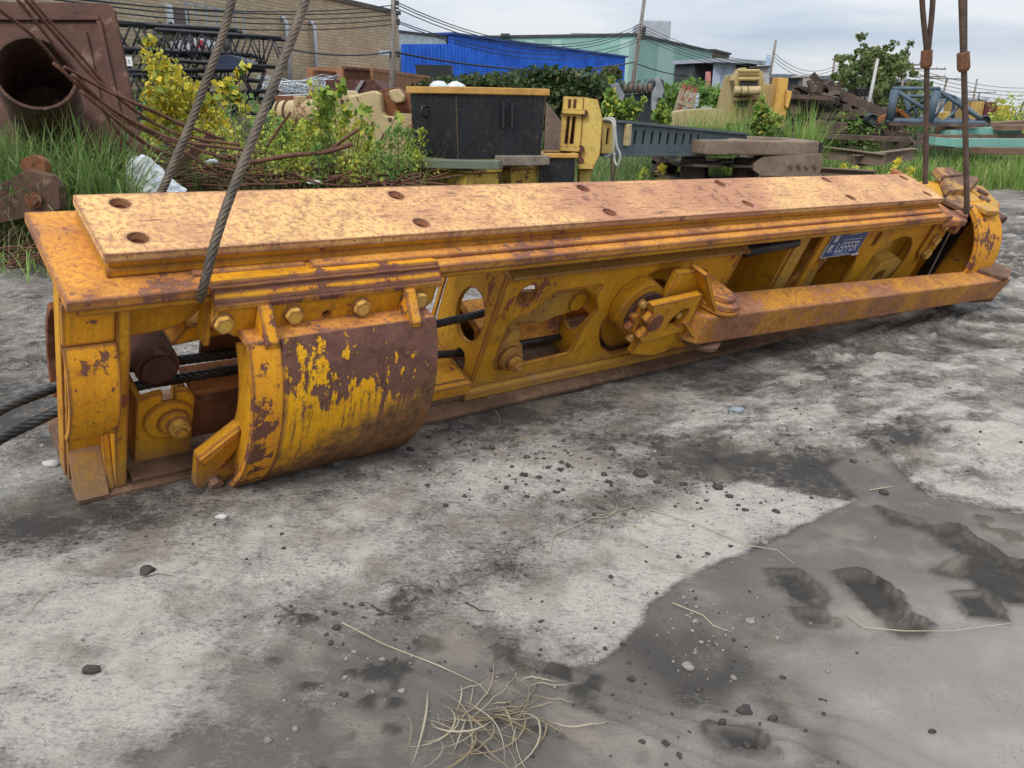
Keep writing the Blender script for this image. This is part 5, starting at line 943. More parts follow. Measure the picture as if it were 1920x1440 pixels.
ch('cabinet', mslab(MB(), [(1424, 128), (1442, 126), (1442, 160), (1424, 156)], 21.6, .5), GREYB); ch('cabinet_lid', mslab(MB(), [(1420, 123), (1446, 123), (1446, 127), (1420, 127)], 21.5, .8), DARKB)
# black crusher jaw, pallets, water totes
e = empty('black_bucket', at(1180, 230, 19), 'large black excavator bucket with worn pale edges behind the slotted beam', 'bucket'); i0 = e.location
ch('shell', mslab(MB(), [(1146, 186), (1160, 178), (1222, 172), (1228, 146), (1245, 148), (1248, 190), (1230, 232), (1160, 236), (1150, 215)], 19, 1.0), plain('bucket_black', (.03, .033, .04), .5, .3, 3, .2), .05)
ch('cheek', mslab(MB(), [(1143, 158), (1160, 155), (1172, 180), (1168, 190), (1158, 192)], 18.8, .15), plain('worn_grey2', (.2, .2, .21), .6, .3, 4), .02)
ch('cheek', mslab(MB(), rpoly([(1226, 145), (1238, 147), (1246, 170), (1240, 185), (1233, 182), (1230, 210), (1222, 208), (1222, 175), (1232, 160)], 3, 2), 18.8, .15), plain('worn_grey', (.24, .24, .25), .6, .3, 4), .02)
for k in range(6): p = at(1174 + k * 9, 163, 18.9); ch('tooth', MB().cyl(p - Vector((.05, 0, .03)), p + Vector((.02, 0, -.03)), .10, 16), plain('tooth%d' % k, (.10 + .04 * (k % 2), .085, .07), .7), .01)
PAL = plain('pallet_wood', (.36, .27, .18), .9, .3, 5, .3); PALR = plain('red_pallet_wood', (.30, .10, .07), .9, .3, 5, .3)
def pallet(px, py, Y, lean, mt, label, w_=1.0, h_=1.1):
    c = at(px, py, Y); M = Matrix.Translation((c.x, c.y, -.2)) @ Matrix.Rotation(.3, 4, 'Z') @ Matrix.Rotation(-lean, 4, 'Y'); e = empty('pallet', (0, 0, 0), label, 'pallet', 'pallets standing in the yard', mat=M); z = c.z + .2
    for k in range(3): MB().box(-w_ / 2 + k * (w_ / 2 - .05), -w_ / 2 + k * (w_ / 2 - .05) + .1, 0, .1, 0, z).build('stringer', mt, e)
    for k in range(6): MB().box(-w_ / 2, w_ / 2, -.02, -.001, .1 + k * (z - .2) / 6, .2 + k * (z - .2) / 6).build('board', mt, e)
pallet(1262, 165, 26, -.25, PAL, 'weathered wooden pallet leaning in the yard right of the black bucket', .55); pallet(1276, 158, 27, -.15, PALR, 'red-brown wooden pallet leaning behind the weathered one', .5)
for i, (x0, x1, y0, y1, Y, lab) in enumerate(((1277, 1309, 174, 199, 30, 'white caged liquid tote, the upper one beside the pallets'), (1283, 1303, 199, 214, 27, 'small white box low between the totes and the tan block'), (1316, 1333, 200, 212, 27, 'white plastic box standing alone on the yard, right of the totes'))):
    c = at((x0 + x1) / 2, y1, Y); hw = (at(x1, y1, Y).x - at(x0, y1, Y).x) / 2; h = at(x0, y0, Y).z - c.z; e = empty('liquid_tote', c, lab, 'tote', 'white totes'); MB().box(-hw, hw, 0, 2 * hw, 0, h).build('tank', plain('tote_white%d' % i, (.62, .66, .70), .5, .05, 2, 0), e, bevel=.03)
    m = MB()
    for k in range(6): x = -hw + k * 2 * hw / 5; m.box(x - .01, x + .01, -.03, -.01, 0, h)
    for k in range(4): z = h * k / 3; m.box(-hw, hw, -.05, -.031, z - .01, z + .01)
    m.build('cage', GALV, e)
m = MB(); mslab(m, rpoly([(1250, 213), (1285, 207), (1345, 203), (1360, 207), (1360, 240), (1250, 236)], 4, 3), 19, .8); tag(m.build('tan_casting', TAN, bevel=.04), 'low tan machine casting half hidden by weeds left of the machine block', 'machine part')
m = MB(); mslab(m, [(1325, 134), (1333, 134), (1332, 165), (1323, 165)], 60, .4); tag(m.build('red_post', plain('red_white_banner', (.55, .05, .03), .6, .4, 3, 0, c2=(.6, .35, .3))), 'bright red striped marker by the green warehouse', 'marker')
m = MB(); mslab(m, [(778, 121), (845, 122), (848, 160), (785, 160)], 55, 2); tag(m.build('dark_skip', plain('skip_black', (.02, .022, .022), .6)), 'black open skip in front of the blue building', 'skip')
for i, (x0, x1, y0, y1) in enumerate(((803, 840, 151, 166), (838, 874, 152, 166))): 
    c = at((x0 + x1) / 2, y1, 30); r0 = (at(x1, y1, 30).x - at(x0, y1, 30).x) / 2; h = at(x0, y0, 30).z - c.z; v = IV * (1 + .25 * (np.random.RandomState(i).rand(len(IV), 1) - .5)) * np.array([r0, r0 * .8, h]) + np.array([c.x, c.y, c.z]); tag(np_mesh('bulk_bag', v, IF, plain('bag_white%d' % i, (.6, .62, .63), .7, .2, 9), None, True), 'white bulk bag behind the black bin, %s' % ('left one' if i == 0 else 'right one'), 'bulk bag')
# ------------------------------------------------------------------ scrap at left: pipe, plates, rods, rebar heap
RP = rusty('pipe_rust', (.062, .034, .026), (.11, .055, .038), 3); RPL = rusty('plate_rust', (.066, .033, .025), (.10, .046, .032), 1.6)
e = empty('steel_pipe', at(68, 160, 9.3), 'big rusty steel pipe with a dark open end pointing at the camera', 'pipe'); i0 = e.location
c0 = at(66, 136, 9.2); ax = Vector((-.42, .86, -.36)).normalized(); c1 = c0 + ax * 1.5
a_ = ax.orthogonal().normalized(); b_ = ax.cross(a_); n = 56; vs = []
for c, r in ((c0, .395), (c1, .395), (c1, .36), (c0, .36)):
    for k in range(n): t = 2 * math.pi * k / n; vs.append(c + (a_ * math.cos(t) + b_ * math.sin(t)) * r - i0)
MB().add(vs, [(j * n + k, j * n + (k + 1) % n, ((j + 1) % 4) * n + (k + 1) % n, ((j + 1) % 4) * n + k) for j in range(4) for k in range(n)]).build('tube', RP, e, smooth=False, bevel=.006)
MB().cyl(c0 + ax * 1.3 - i0, c0 + ax * 1.35 - i0, .355, 40).build('inner_plug', RUSTD, e)
e = empty('leaning_steel_plate', at(150, 280, 11.0), 'large rusty steel panel with raised frames leaning behind the big pipe', 'steel plate'); i0 = e.location
v = lambda pts, Y0, Y1, T: [Vector(at(x, y, Y0 + (Y1 - Y0) * (280 - y) / 280.0)) - i0 for x, y in pts]
def leaned(pts, off, T, nm, mt):
    f = [p + Vector((0, off, 0)) for p in v(pts, 10.6, 11.4, 0)]; n = len(f); b = [p + Vector((0, T, 0)) for p in f]; fs = [tuple(range(n)), tuple(reversed(range(n, 2 * n)))] + [(i, i + n, (i + 1) % n + n, (i + 1) % n) for i in range(n)]
    return MB().add(f + b, fs).build(nm, mt, e, bevel=.008)
leaned([(-60, 2), (200, 6), (214, 20), (279, 340), (-60, 340)], 0, .06, 'plate', RPL); leaned([(-50, 55), (165, 60), (196, 200), (225, 285), (160, 285), (-50, 285)], -.05, .049, 'raised_plate', RPL)
leaned([(-50, 30), (187, 30), (190, 38), (-50, 38)], -.06, .059, 'stiffener', RPL); leaned([(184, 39), (192, 39), (246, 285), (236, 285)], -.06, .059, 'stiffener', RPL)
m = MB(); mslab(m, [(0, 345), (50, 318), (95, 330), (110, 352), (112, 392), (60, 405), (-30, 425), (-30, 350)], 7.95, .12); tag(m.build('rusty_bracket', rusty('bracket_rust', (.075, .045, .032), (.12, .065, .042)), bevel=.01), 'dark rusty angular bracket plate low at the left edge', 'bracket')
p = at(64, 375, 7.93); tag(MB().cyl(p, p + Vector((0, -.05, 0)), .055, 6).cyl(p, p + Vector((0, -.02, 0)), .08, 18).build('rusty_bolt', RUST, bevel=.006), 'large rusty bolt head fixed on the dark bracket at left', 'bolt')
m = MB(); mslab(m, rpoly([(36, 318), (40, 298), (62, 290), (84, 302), (86, 330)], 8, 3), 8.1, .1); tag(m.build('rusty_lug', RUST, bevel=.01), 'rounded rusty lug sticking up behind the dark bracket', 'lug')
rr = np.random.RandomState(21); ROD = rusty('rebar_rust', (.095, .042, .028), (.15, .065, .04), 9)
def cat(pts, k=5):
    q = []
    for i in range(len(pts) - 1):
        a, b = (pts[i - 1] if i else pts[0]), pts[i]; c = pts[i + 1]; f = pts[min(i + 2, len(pts) - 1)]
        for j in range(k): t = j / k; q.append(.5 * ((2 * b) + (c - a) * t + (2 * a - 5 * b + 4 * c - f) * t * t + (3 * b - a - 3 * c + f) * t ** 3))
    return q + [pts[-1]]
rods = [([(-10, 12), (70, 75), (150, 165), (260, 240), (430, 300)], 'straight'), ([(25, -10), (110, 95), (175, 180), (240, 270), (290, 300)], ''), ([(40, -10), (130, 95), (200, 165), (300, 215), (420, 262)], ''), ([(50, -10), (140, 92), (230, 190), (330, 250), (450, 272)], ''), ([(135, 140), (210, 205), (300, 260), (420, 330)], ''), ([(140, 150), (220, 210), (330, 262), (470, 282)], ''), ([(150, 170), (230, 235), (300, 290)], ''), ([(120, 125), (200, 170), (280, 205), (350, 240)], ''), ([(0, 322), (60, 345), (115, 362)], ''), ([(100, 118), (190, 200), (260, 262), (340, 300)], '')]
desc = ['running from the upper left corner down past the pipe mouth', 'steepest of the bunch crossing the rusty panel', 'bowed low across the panel towards the leftmost sling', 'passing right above the pipe rim, second steepest', 'starting at the pipe rim and dropping into the rebar heap', 'starting at the pipe rim and flattening out to the right', 'short one right of the pipe rim', 'highest one over the lower right part of the panel', 'lying over the dark bracket at the left edge', 'starting left of the pipe rim top and ending in the weeds']
for (pts, _), ds in zip(rods, desc):
    P3 = [at(x, y, 8.7 + .35 * i + rr.rand() * .2) for i, (x, y) in enumerate(pts)]; tag(MB().tube(cat(P3), .018, 8).build('steel_rod', ROD, None, True), 'rusty bent steel rod ' + ds, 'steel rod', 'rusty rods by the big pipe')
m = MB()
for i in range(430):
    x0 = rr.uniform(215, 760); Y0 = rr.uniform(10.4, 12.6); top = .62 if x0 < 600 else .5; z = .30 + rr.rand() ** .7 * top * (1 - abs(Y0 - 11.5) * .25); a = rr.normal() * .22 + (0 if rr.rand() < .8 else rr.normal() * .8); l = rr.uniform(.5, 1.8)
    c = at(x0, 340, Y0); P3 = []
    b1, b2 = rr.normal() * .12, rr.normal() * .10
    for k in range(5): t = k / 4 - .5; P3.append(Vector((c.x + l * t * math.cos(a), c.y + l * t * math.sin(a) * 1.0 + b1 * (t * t * 4 - .5), z - .05 + b2 * (.5 - t * t * 4) + t * rr.normal() * .04)))
    m.tube(cat(P3, 3), rr.uniform(.011, .017), 5)
for i in range(60):
    x0 = rr.uniform(-20, 140); c = at(x0, 420, rr.uniform(7.6, 9.2)); a = rr.normal() * .8; l = rr.uniform(.4, 1.3); z = rr.uniform(0, .22); P3 = [Vector((c.x + l * t * math.cos(a), c.y + l * t * math.sin(a), z + rr.normal() * .05)) for t in (-.5, -.2, .1, .5)]; m.tube(cat(P3, 4), .010, 5)
tag(m.build('rebar_heap', ROD, None, True), 'wide tangled heap of thin rusty rebar behind the grab', 'rebar', kind='stuff')
m = MB(); gzr = RUST
for (pts, Y, lab, r) in (([(548, 345), (590, 305), (640, 265), (672, 243)], 10.6, 'dark bar sticking up steeply right of the second sling', .02), ([(500, 275), (520, 245), (545, 210)], 10.8, 'thin dark bar rising beside the second sling', .018), ([(470, 305), (540, 292), (610, 285), (660, 270)], 10.4, 'thick curved bar lying over the rebar heap', .028), ([(690, 330), (700, 300), (720, 250)], 11.2, 'thin dark stalk-like bar left of the black bin', .012)):
    tag(MB().tube(cat([at(x, y, Y) for x, y in pts]), r, 8).build('steel_rod', ROD, None, True), 'rusty ' + lab, 'steel rod', 'rods in the rebar heap')
p, q = at(322, 324, 10.2), at(400, 252, 10.4); tag(MB().bar(p, q, .02, .13, (0, -.5, 1)).build('flat_bar', rusty('flat_rust', (.14, .075, .05), (.17, .09, .06)), bevel=.004), 'wide rusty flat bar sticking up behind the white bag', 'flat bar')
# white bag
bm = bmesh.new(); bmesh.ops.create_icosphere(bm, subdivisions=6, radius=1); bv = np.array([tuple(x.co) for x in bm.verts]); bf = np.array([[q.index for q in x.verts] for x in bm.faces]); bm.free()
def crumple(v, amp, f, seed):
    o = Vector((seed * 3.1, seed * 1.7, 0)); d = np.array([abs(mnoise.noise(Vector(p) * f + o)) * 1.0 + abs(mnoise.noise(Vector(p) * f * 2.3 + o)) * .55 + mnoise.noise(Vector(p) * 1.1 + o) * .8 for p in v]); return v * (1 - amp * d[:, None])
bv2 = crumple(bv, .42, 1.7, 3); c = at(258, 362, 9.9)
V = np.stack([bv2[:, 0] * .66, bv2[:, 1] * .34, np.maximum(bv2[:, 2], -.15) * (.36 * np.exp(-((bv2[:, 0] - .22) / .36) ** 2) + .16)], 1) + np.array([c.x, c.y, c.z - .05])
tag(np_mesh('plastic_bag', V, bf, plain('white_plastic', (.80, .83, .86), .35, .04, 3, .0), None, True), 'crumpled white plastic bag behind the left end of the grab top plate', 'plastic bag')
for i, (x, y) in enumerate(((590, 342), (398, 302))):
    c = at(x, y, 10.2); V = crumple(IV, .4, 1.5, i) * np.array([.09, .06, .03]) + np.array([c.x, c.y, c.z]); tag(np_mesh('litter', V, IF, WHITEM, None, False), 'small scrap of white litter %s' % ('in the grass left of the black bin' if i == 0 else 'on the rebar between the two slings'), 'litter')
# ------------------------------------------------------------------ scrap at right
rr = np.random.RandomState(5); m = MB()
for i in range(340):
    x0 = rr.uniform(1486, 1800) if i % 2 else rr.uniform(1486, 1640); Y0 = rr.uniform(24, 29); zz = max(.5, 2.25 - abs(x0 - 1525) / 115) * rr.rand() ** .8; c = at(x0, 200, Y0); d = Vector((rr.normal(), rr.normal() * .6, rr.normal() * .35)).normalized() * rr.uniform(.3, 1.2); m.bar(Vector((c.x, c.y, zz)) - d / 2, Vector((c.x, c.y, zz)) + d / 2, rr.uniform(.05, .35), rr.uniform(.03, .22))
tag(m.build('scrap_heap', rusty('mixed_scrap', (.05, .038, .032), (.11, .075, .055), 1.2, dark=(.03, .028, .026)), None), 'jumbled heap of dark rusty scrap right of the tan block', 'scrap', kind='stuff')
SCR1 = rusty('scrap_dark_rust', (.07, .05, .042), (.12, .08, .06), 2)
for i, (pts, Y, w_, h_, mt, lab) in enumerate((([(1560, 172), (1690, 232)], 25, .3, .28, SCR1, 'long dark rusted box beam sloping down to the right behind the weeds'), ([(1517, 150), (1535, 205)], 24.5, .12, .14, SCR1, 'steep dark bar propped on the scrap heap'), ([(1643, 228), (1683, 205)], 22.5, .12, .10, ORUST, 'orange rusty channel propped up to the right'), ([(1685, 207), (1716, 234)], 22.5, .12, .10, ORUST, 'orange rusty channel sloping down to the right'), ([(1681, 210), (1682, 245)], 22.6, .16, .14, SCR1, 'short black upright post between the two orange channels'), ([(1480, 181), (1560, 186)], 24, .3, .10, SCR1, 'flat grey plank on top of the scrap heap'), ([(1470, 252), (1700, 262)], 21, .2, .12, SCR1, 'long dark beam lying low in the grass'))):
    a, b = at(*pts[0], Y), at(*pts[1], Y + (.5 if i == 0 else 0)); tag(MB().bar(a, b, w_, h_).build('scrap_beam', mt, bevel=.01), lab, 'steel beam')
m = MB(); mslab(m, [(1497, 146), (1498, 142), (1508, 140), (1538, 141), (1540, 146)], 27, .7); mslab(m, [(1506, 147), (1527, 147), (1527, 172), (1506, 172)], 27, .5); tag(m.build('capped_post', plain('pale_post', (.33, .31, .27), .8), bevel=.02), 'squat pale post with a wide dark cap standing in the scrap', 'post')
for i, (x0, x1, y0, y1, Y, mt, lab) in enumerate(((1512, 1545, 228, 246, 23.5, rusty('orange_panel', (.07, .035, .024), (.11, .055, .035)), 'orange-brown rusty panel low in the grass, left one'), (1548, 1590, 229, 250, 23.5, SCR1, 'dark brown rusty panel low in the grass, right one'), (1484, 1503, 200, 214, 24, SCR1, 'small rust red box in the scrap heap'))):
    m = MB(); mslab(m, [(x0, y0), (x1, y0), (x1, y1), (x0, y1)], Y, .4); tag(m.build('steel_sheet', mt, bevel=.02), lab, 'steel panel')
def tyre(px, py, Y, r, lab):
    c = at(px, py, Y); e = empty('wheel', c, lab, 'wheel'); m = MB(); k = 28; pr = [(r, -.1), (r, .1), (r * .85, .14), (r * .6, .1), (r * .6, -.1), (r * .85, -.14)]; vs = [(q * math.cos(2 * math.pi * i / k), y, q * math.sin(2 * math.pi * i / k)) for i in range(k) for q, y in pr]
    m.add(vs, [(i * 6 + j, i * 6 + (j + 1) % 6, ((i + 1) % k) * 6 + (j + 1) % 6, ((i + 1) % k) * 6 + j) for i in range(k) for j in range(6)]).build('tyre', BKP, e); MB().cyl((0, -.05, 0), (0, .05, 0), r * .6, 20).build('hub', DARKB, e)
tyre(1632, 224, 22.5, .15, 'black tyre standing in the weeds by the orange channels'); tyre(1843, 228, 23, .16, 'small grey wheel at the right end of the blue-grey boom')
# blue-grey boom section at right
BGB = paint('blue_grey_boom_paint', (.06, .085, .115), (.11, .15, .19), th=.68, streak=.0, edge=False, big=1.5)
e = empty('boom_section', at(1740, 232, 23), 'blue-grey tubular boom foot lying on its base in the grass at right', 'boom section'); i0 = e.location; mt = BGB
def tb(a, Ya, b, Yb, r, nm='tube'): p, q = at(*a, Ya) - i0, at(*b, Yb) - i0; MB().tube([p, q], r, 10).build(nm, mt, e, True)
for a, Ya, b, Yb, r in (((1668, 224), 22, (1678, 168), 22, .10), ((1742, 226), 22, (1757, 170), 22, .10), ((1674, 166), 22, (1762, 166), 22, .045), ((1662, 226), 22, (1845, 232), 22.4, .07), ((1760, 170), 22, (1845, 228), 23, .05), ((1680, 170), 22, (1742, 210), 22, .05), ((1698, 212), 23.5, (1758, 172), 22, .045), ((1700, 180), 25, (1790, 182), 25, .05), ((1700, 180), 25, (1680, 168), 22, .04), ((1790, 182), 25, (1757, 170), 22, .04), ((1790, 182), 25, (1845, 228), 23, .05), ((1700, 180), 25, (1706, 222), 25, .05), ((1790, 182), 25, (1786, 224), 25, .05), ((1706, 222), 25, (1845, 228), 23, .05), ((1780, 182), 22.3, (1752, 220), 22.2, .03), ((1800, 198), 22.6, (1770, 228), 22.3, .03), ((1800, 198), 22.6, (1820, 230), 22.6, .03), ((1695, 178), 23, (1705, 226), 23, .03), ((1715, 190), 23, (1718, 226), 23, .03)): tb(a, Ya, b, Yb, r)
MB().box(*(lambda p, q: (p.x, q.x, p.y - .1, p.y + .3, q.z, p.z))(at(1665, 230, 22) - i0, at(1840, 238, 22) - i0)).build('base_beam', SCR1, e)
m = MB(); mslab(m, [(1770, 211), (1782, 209), (1780, 226), (1766, 226)], 24, .3); tag(m.build('yellow_sheet', CREAM, bevel=.02), 'small pale yellow panel inside the blue-grey boom', 'panel')
# stacked green and brown beams
TEAL = paint('teal_beam_paint', (.16, .36, .30), (.20, .42, .35), th=.62, streak=.1, edge=True, big=1.3, rust=(.14, .08, .05)); BRB = rusty('brown_beams', (.15, .09, .06), (.22, .13, .09), 2)
for i, (a, Ya, b, Yb, mt, h_, lab) in enumerate((((1765, 243), 22.5, (1960, 231), 24, BRB, .22, 'brown box beam on top of the stack at the right edge'), ((1770, 252), 22, (1905, 244), 23, TEAL, .22, 'teal painted box beam second from the top of the stack'), ((1745, 260), 21.8, (1960, 258), 23.2, BRB, .2, 'brown box beam in the middle of the stack'), ((1780, 268), 21.4, (1960, 268), 22.6, TEAL, .22, 'teal painted box beam low in the stack'), ((1745, 264), 21.3, (1786, 268), 21.4, TEAL, .2, 'short teal beam end poking out left of the stack'), ((1830, 282), 21.2, (1960, 284), 22, BRB, .16, 'brown beam at the very bottom of the stack in the grass'), ((1870, 240), 22.3, (1960, 238), 23, BRB, .14, 'short brown beam beside the uppermost one'))):
    p, q = at(*a, Ya), at(*b, Yb); tag(MB().bar(p, q, .35, h_).build('box_beam', mt, bevel=.012), lab, 'steel beam', 'beams stacked at the right')
for i, (a, Ya, b, Yb, lab) in enumerate((((1525, 283), 19, (1658, 300), 18, 'rusty I-beam in the grass behind the right half of the grab'), ((1600, 302), 18.2, (1712, 288), 19.5, 'rusty I-beam crossing at an angle in the grass, right one'), ((1508, 318), 16.5, (1640, 326), 16.2, 'thin rusty beam just behind the grab top plate'))):
    p, q = at(*a, Ya), at(*b, Yb); d = (q - p).normalized(); s = d.cross(Vector((0, 0, 1))).normalized(); h_ = .20 if i < 2 else .08; m = MB().bar(p, q, .02, h_)
    m.bar(p + Vector((0, 0, h_ / 2 + .012)), q + Vector((0, 0, h_ / 2 + .012)), .2, .022).bar(p - Vector((0, 0, h_ / 2 + .012)), q - Vector((0, 0, h_ / 2 + .012)), .2, .022); tag(m.build('i_beam', FRK, bevel=.003), lab, 'steel beam', 'I-beams in the grass')
# fence with bent tops, far cars
e = empty('fence', at(1560, 190, 50), 'pale chain fence with bent-over post tops in front of the long building', 'fence'); i0 = e.location
for k in range(8): x = 1558 + k * 11; p = at(x, 195, 50) - i0; t_ = at(x + 1, 158, 50) - i0; MB().tube([p, t_, t_ + Vector((.2, 0, .12)), t_ + Vector((.45, 0, .15))], .035, 6).build('post', WHITEM, e, True)
MB().tube([at(1558, 160, 50) - i0, at(1637, 161, 50) - i0], .025, 6).build('rail', WHITEM, e, True)
for i, (x, y, Y, c, lab) in enumerate(((1552, 178, 55, (.6, .62, .65), 'small white car parked in front of the long building, left one'), (1572, 179, 55, (.55, .57, .6), 'small white car parked in front of the long building, right one'), (1606, 187, 45, (.5, .52, .55), 'white car half hidden under the tree'))):
    p = at(x, y, Y); e = empty('parked_car', p, lab, 'car', 'cars parked by the long building'); MB().prism(rpoly([(-.9, -.5), (.9, -.5), (.9, .1), (.6, .15), (.45, .55), (-.45, .55), (-.6, .15), (-.9, .1)], .1, 3), 0, 0, 0.01) ; MB().prism(rpoly([(-.9, -.5), (.9, -.5), (.9, .1), (.7, .15), (.5, .6), (-.5, .6), (-.7, .15), (-.9, .1)], .12, 3), 1, 0, 3.8).build('body', plain('car%d' % i, c, .3, .05, 1, 0), e, bevel=.05)
    MB().prism([(-.6, .18), (.6, .18), (.45, .54), (-.45, .54)], 1, -.02, -.001).build('windscreen', DGLASS, e)
    for s_ in (-.7, .7): MB().cyl((s_ - .1, .6, -.5), (s_ + .1, .6, -.5), .3, 16).build('wheel', BKP, e)
# ================================================================== VEGETATION
def blades(nb, X0, Y0, Z0, h, w, r, lean=.5, droop=.6, n=5):
    """arching grass blades, vectorised: X0, Y0, Z0, h, w are arrays"""
    N = len(X0); a = r.rand(N) * 2 * np.pi; ld = np.stack([np.cos(a), np.sin(a)], 1); le = r.rand(N) * lean; sd = np.stack([-ld[:, 1], ld[:, 0]], 1); t = np.linspace(0, 1, n)
    k = le[:, None] * t + (droop * r.rand(N))[:, None] * t ** 2.4
    px = X0[:, None] + ld[:, :1] * k * h[:, None]; py = Y0[:, None] + ld[:, 1:] * k * h[:, None]; pz = Z0[:, None] + h[:, None] * (t - .42 * (k ** 2) * t)
    ww = w[:, None] * (1 - t ** 2.2 + .04) * .5; L_ = np.stack([px - sd[:, :1] * ww, py - sd[:, 1:] * ww, pz], -1); R_ = np.stack([px + sd[:, :1] * ww, py + sd[:, 1:] * ww, pz], -1)
    V = np.stack([L_, R_], 2).reshape(-1, 3); b = (np.arange(N) * 2 * n)[:, None]; i = np.arange(n - 1)[None] * 2; Fq = np.stack([b + i, b + i + 1, b + i + 3, b + i + 2], -1).reshape(-1, 4); nb.add(V, Fq)
def grass(name, N, px0, px1, Y0, Y1, h0, h1, w, mat, label, seed, cat='grass', dens=None, z=None, lean=.5, droop=.6, clump=0):
    r = np.random.RandomState(seed); Y = r.uniform(Y0, Y1, N); px = r.uniform(px0, px1, N); x = (px - 960) / F * Y * 1.0
    if clump: k = vnoise(x * clump, Y * clump, seed) > .42; x, Y = x[k], Y[k]; N = len(x)
    zz = slope(x, Y) + (z if z is not None else 0); nb = NB(); blades(nb, x, Y, zz, r.uniform(h0, h1, N), w * r.uniform(.6, 1.3, N), r, lean, droop)
    return tag(nb.build(name, mat), label, cat, kind='stuff')
def leafcloud(nb, C, size, r, flat=0.0):
    """folded leaf shapes at the points C"""
    N = len(C); a = r.normal(size=(N, 3)); a[:, 2] *= (1 - flat); a /= np.linalg.norm(a, axis=1)[:, None] + 1e-9; b = np.cross(a, r.normal(size=(N, 3))); b /= np.linalg.norm(b, axis=1)[:, None] + 1e-9; c = np.cross(a, b); s = (size * np.exp(r.normal(size=N) * .32) * .95)[:, None]
    V = np.stack([C - a * s * .5, C + b * s * .38 + c * s * .06, C + a * s * .12 + b * s * .30 + c * s * .05, C + a * s * .58, C + a * s * .12 - b * s * .30 + c * s * .05, C - b * s * .38 + c * s * .06], 1).reshape(-1, 3); k = np.arange(N)[:, None] * 6
    Fq = np.concatenate([k + np.array([[0, 1, 2, 3]]), k + np.array([[0, 3, 4, 5]])]); nb.add(V, Fq)
def blobs(r, N, centers):
    """points spread through the volume of several clumps: centre, radii, weight; denser near the skin, broken by noise"""
    w = np.array([c[2] for c in centers], float); w /= w.sum(); k = r.choice(len(centers), N, p=w); d = r.normal(size=(N, 3)); d /= np.linalg.norm(d, axis=1)[:, None]; q = r.rand(N) ** .45
    C = np.array([centers[i][0] for i in k]); R = np.array([centers[i][1] for i in k]); return C + d * q[:, None] * R
G1 = leafmat('reed_green', (.10, .19, .045), (.20, .31, .07), (.28, .30, .11)); G2 = leafmat('meadow_green', (.18, .31, .06), (.28, .42, .09), (.36, .40, .14)); G3 = leafmat('dark_weed_green', (.035, .075, .02), (.075, .13, .03)); DRY = leafmat('dry_reeds', (.30, .25, .14), (.42, .37, .22))
YL = leafmat('yellow_leaves', (.70, .58, .06), (.85, .62, .03), (.50, .54, .10)); YG = leafmat('lime_leaves', (.34, .44, .08), (.52, .56, .10), (.66, .56, .08)); GL = leafmat('green_leaves', (.13, .24, .05), (.24, .36, .08)); IVY = leafmat('ivy_leaves', (.045, .085, .028), (.095, .145, .045), (.15, .16, .065)); TREEL = leafmat('tree_leaves', (.12, .18, .055), (.20, .26, .08), (.30, .30, .12)); TWIGM = plain('brown_stem', (.10, .075, .045), .8, .2, 9, 0)
grass('reeds', 3200, -120, 245, 8.25, 10.4, .4, 1.55, .022, G1, 'tall green reeds under the rusty pipe at left', 31, z=.05, lean=.5, droop=.9)
grass('reeds', 1700, -120, 260, 8.2, 10.0, .3, .9, .012, DRY, 'pale dry reed blades mixed in at left', 32, z=.02, lean=.9, droop=.9)
grass('weeds', 2600, -160, 800, 10.2, 14.5, .2, .75, .016, G3, 'dark green undergrowth around the rebar heap', 33, z=.32, lean=.8)
grass('weeds', 1800, 240, 790, 10.6, 14.5, .4, 1.0, .010, G2, 'light green weeds behind the rebar heap', 34, z=.35, lean=.6)
grass('grass', 900, 300, 800, 9.9, 10.8, .2, .55, .013, G1, 'green grass tufts sprouting through the front of the rebar heap', 35, z=.2, lean=.7, clump=1.3)
grass('grass', 160, -60, 230, 7.0, 8.4, .12, .45, .010, G2, 'sparse grass on the dark ground at left', 36, lean=.9)
grass('grass', 7000, 770, 1420, 11.8, 17, .15, .5, .014, G3, 'dark grass around the bins and the slotted beam', 37, z=.0)
grass('grass', 9000, 1200, 1560, 17, 30, .25, .7, .02, G3, 'overgrown weeds behind the castings', 38, z=.0)
grass('meadow_grass', 15000, 1440, 2050, 19.5, 27, .3, .85, .022, G2, 'bright green meadow grass along the track at right', 39, z=.0, lean=.5, droop=.5)
grass('meadow_grass', 5000, 1440, 1760, 16.0, 20, .15, .5, .016, G2, 'shorter grass around the I-beams', 40, z=-.0, clump=.9)
grass('far_grass', 9000, 500, 2100, 28, 60, .5, 1.2, .06, G3, 'rough grass beyond the yard', 41, z=0)
# goldenrod-like weeds, each stalk one plant
def weed(x, Y, h, mat, r, nleaf, ls, z0, label, group, spread=.13):
    e = empty('weed', (x, Y, z0), label, 'weed', group); top = Vector((r.normal() * .12 * h, r.normal() * .1 * h, h)); MB().tube([(0, 0, 0), top * .5 + Vector((r.normal() * .03, 0, 0)), top], .008, 5, .003).build('stem', TWIGM, e)
    t = r.rand(nleaf) ** .8; C = np.array(top)[None] * (t * .85 + .15)[:, None] + r.normal(size=(nleaf, 3)) * np.array([spread, spread, .04]) * (1.15 - t)[:, None]; nb = NB(); leafcloud(nb, C, ls, r); nb.build('leaves', mat, e)
r = np.random.RandomState(50); k = 0
for i in range(54):
    px = r.uniform(465, 775); Y = r.uniform(10.4, 12.4); h = r.uniform(.4, .95); weed((px - 960) / F * Y, Y, h, YG if i % 3 else GL, r, 170, .042, .45, 'leafy lime green weed stalk growing between the second sling and the black bin', 'weeds in the rebar heap')
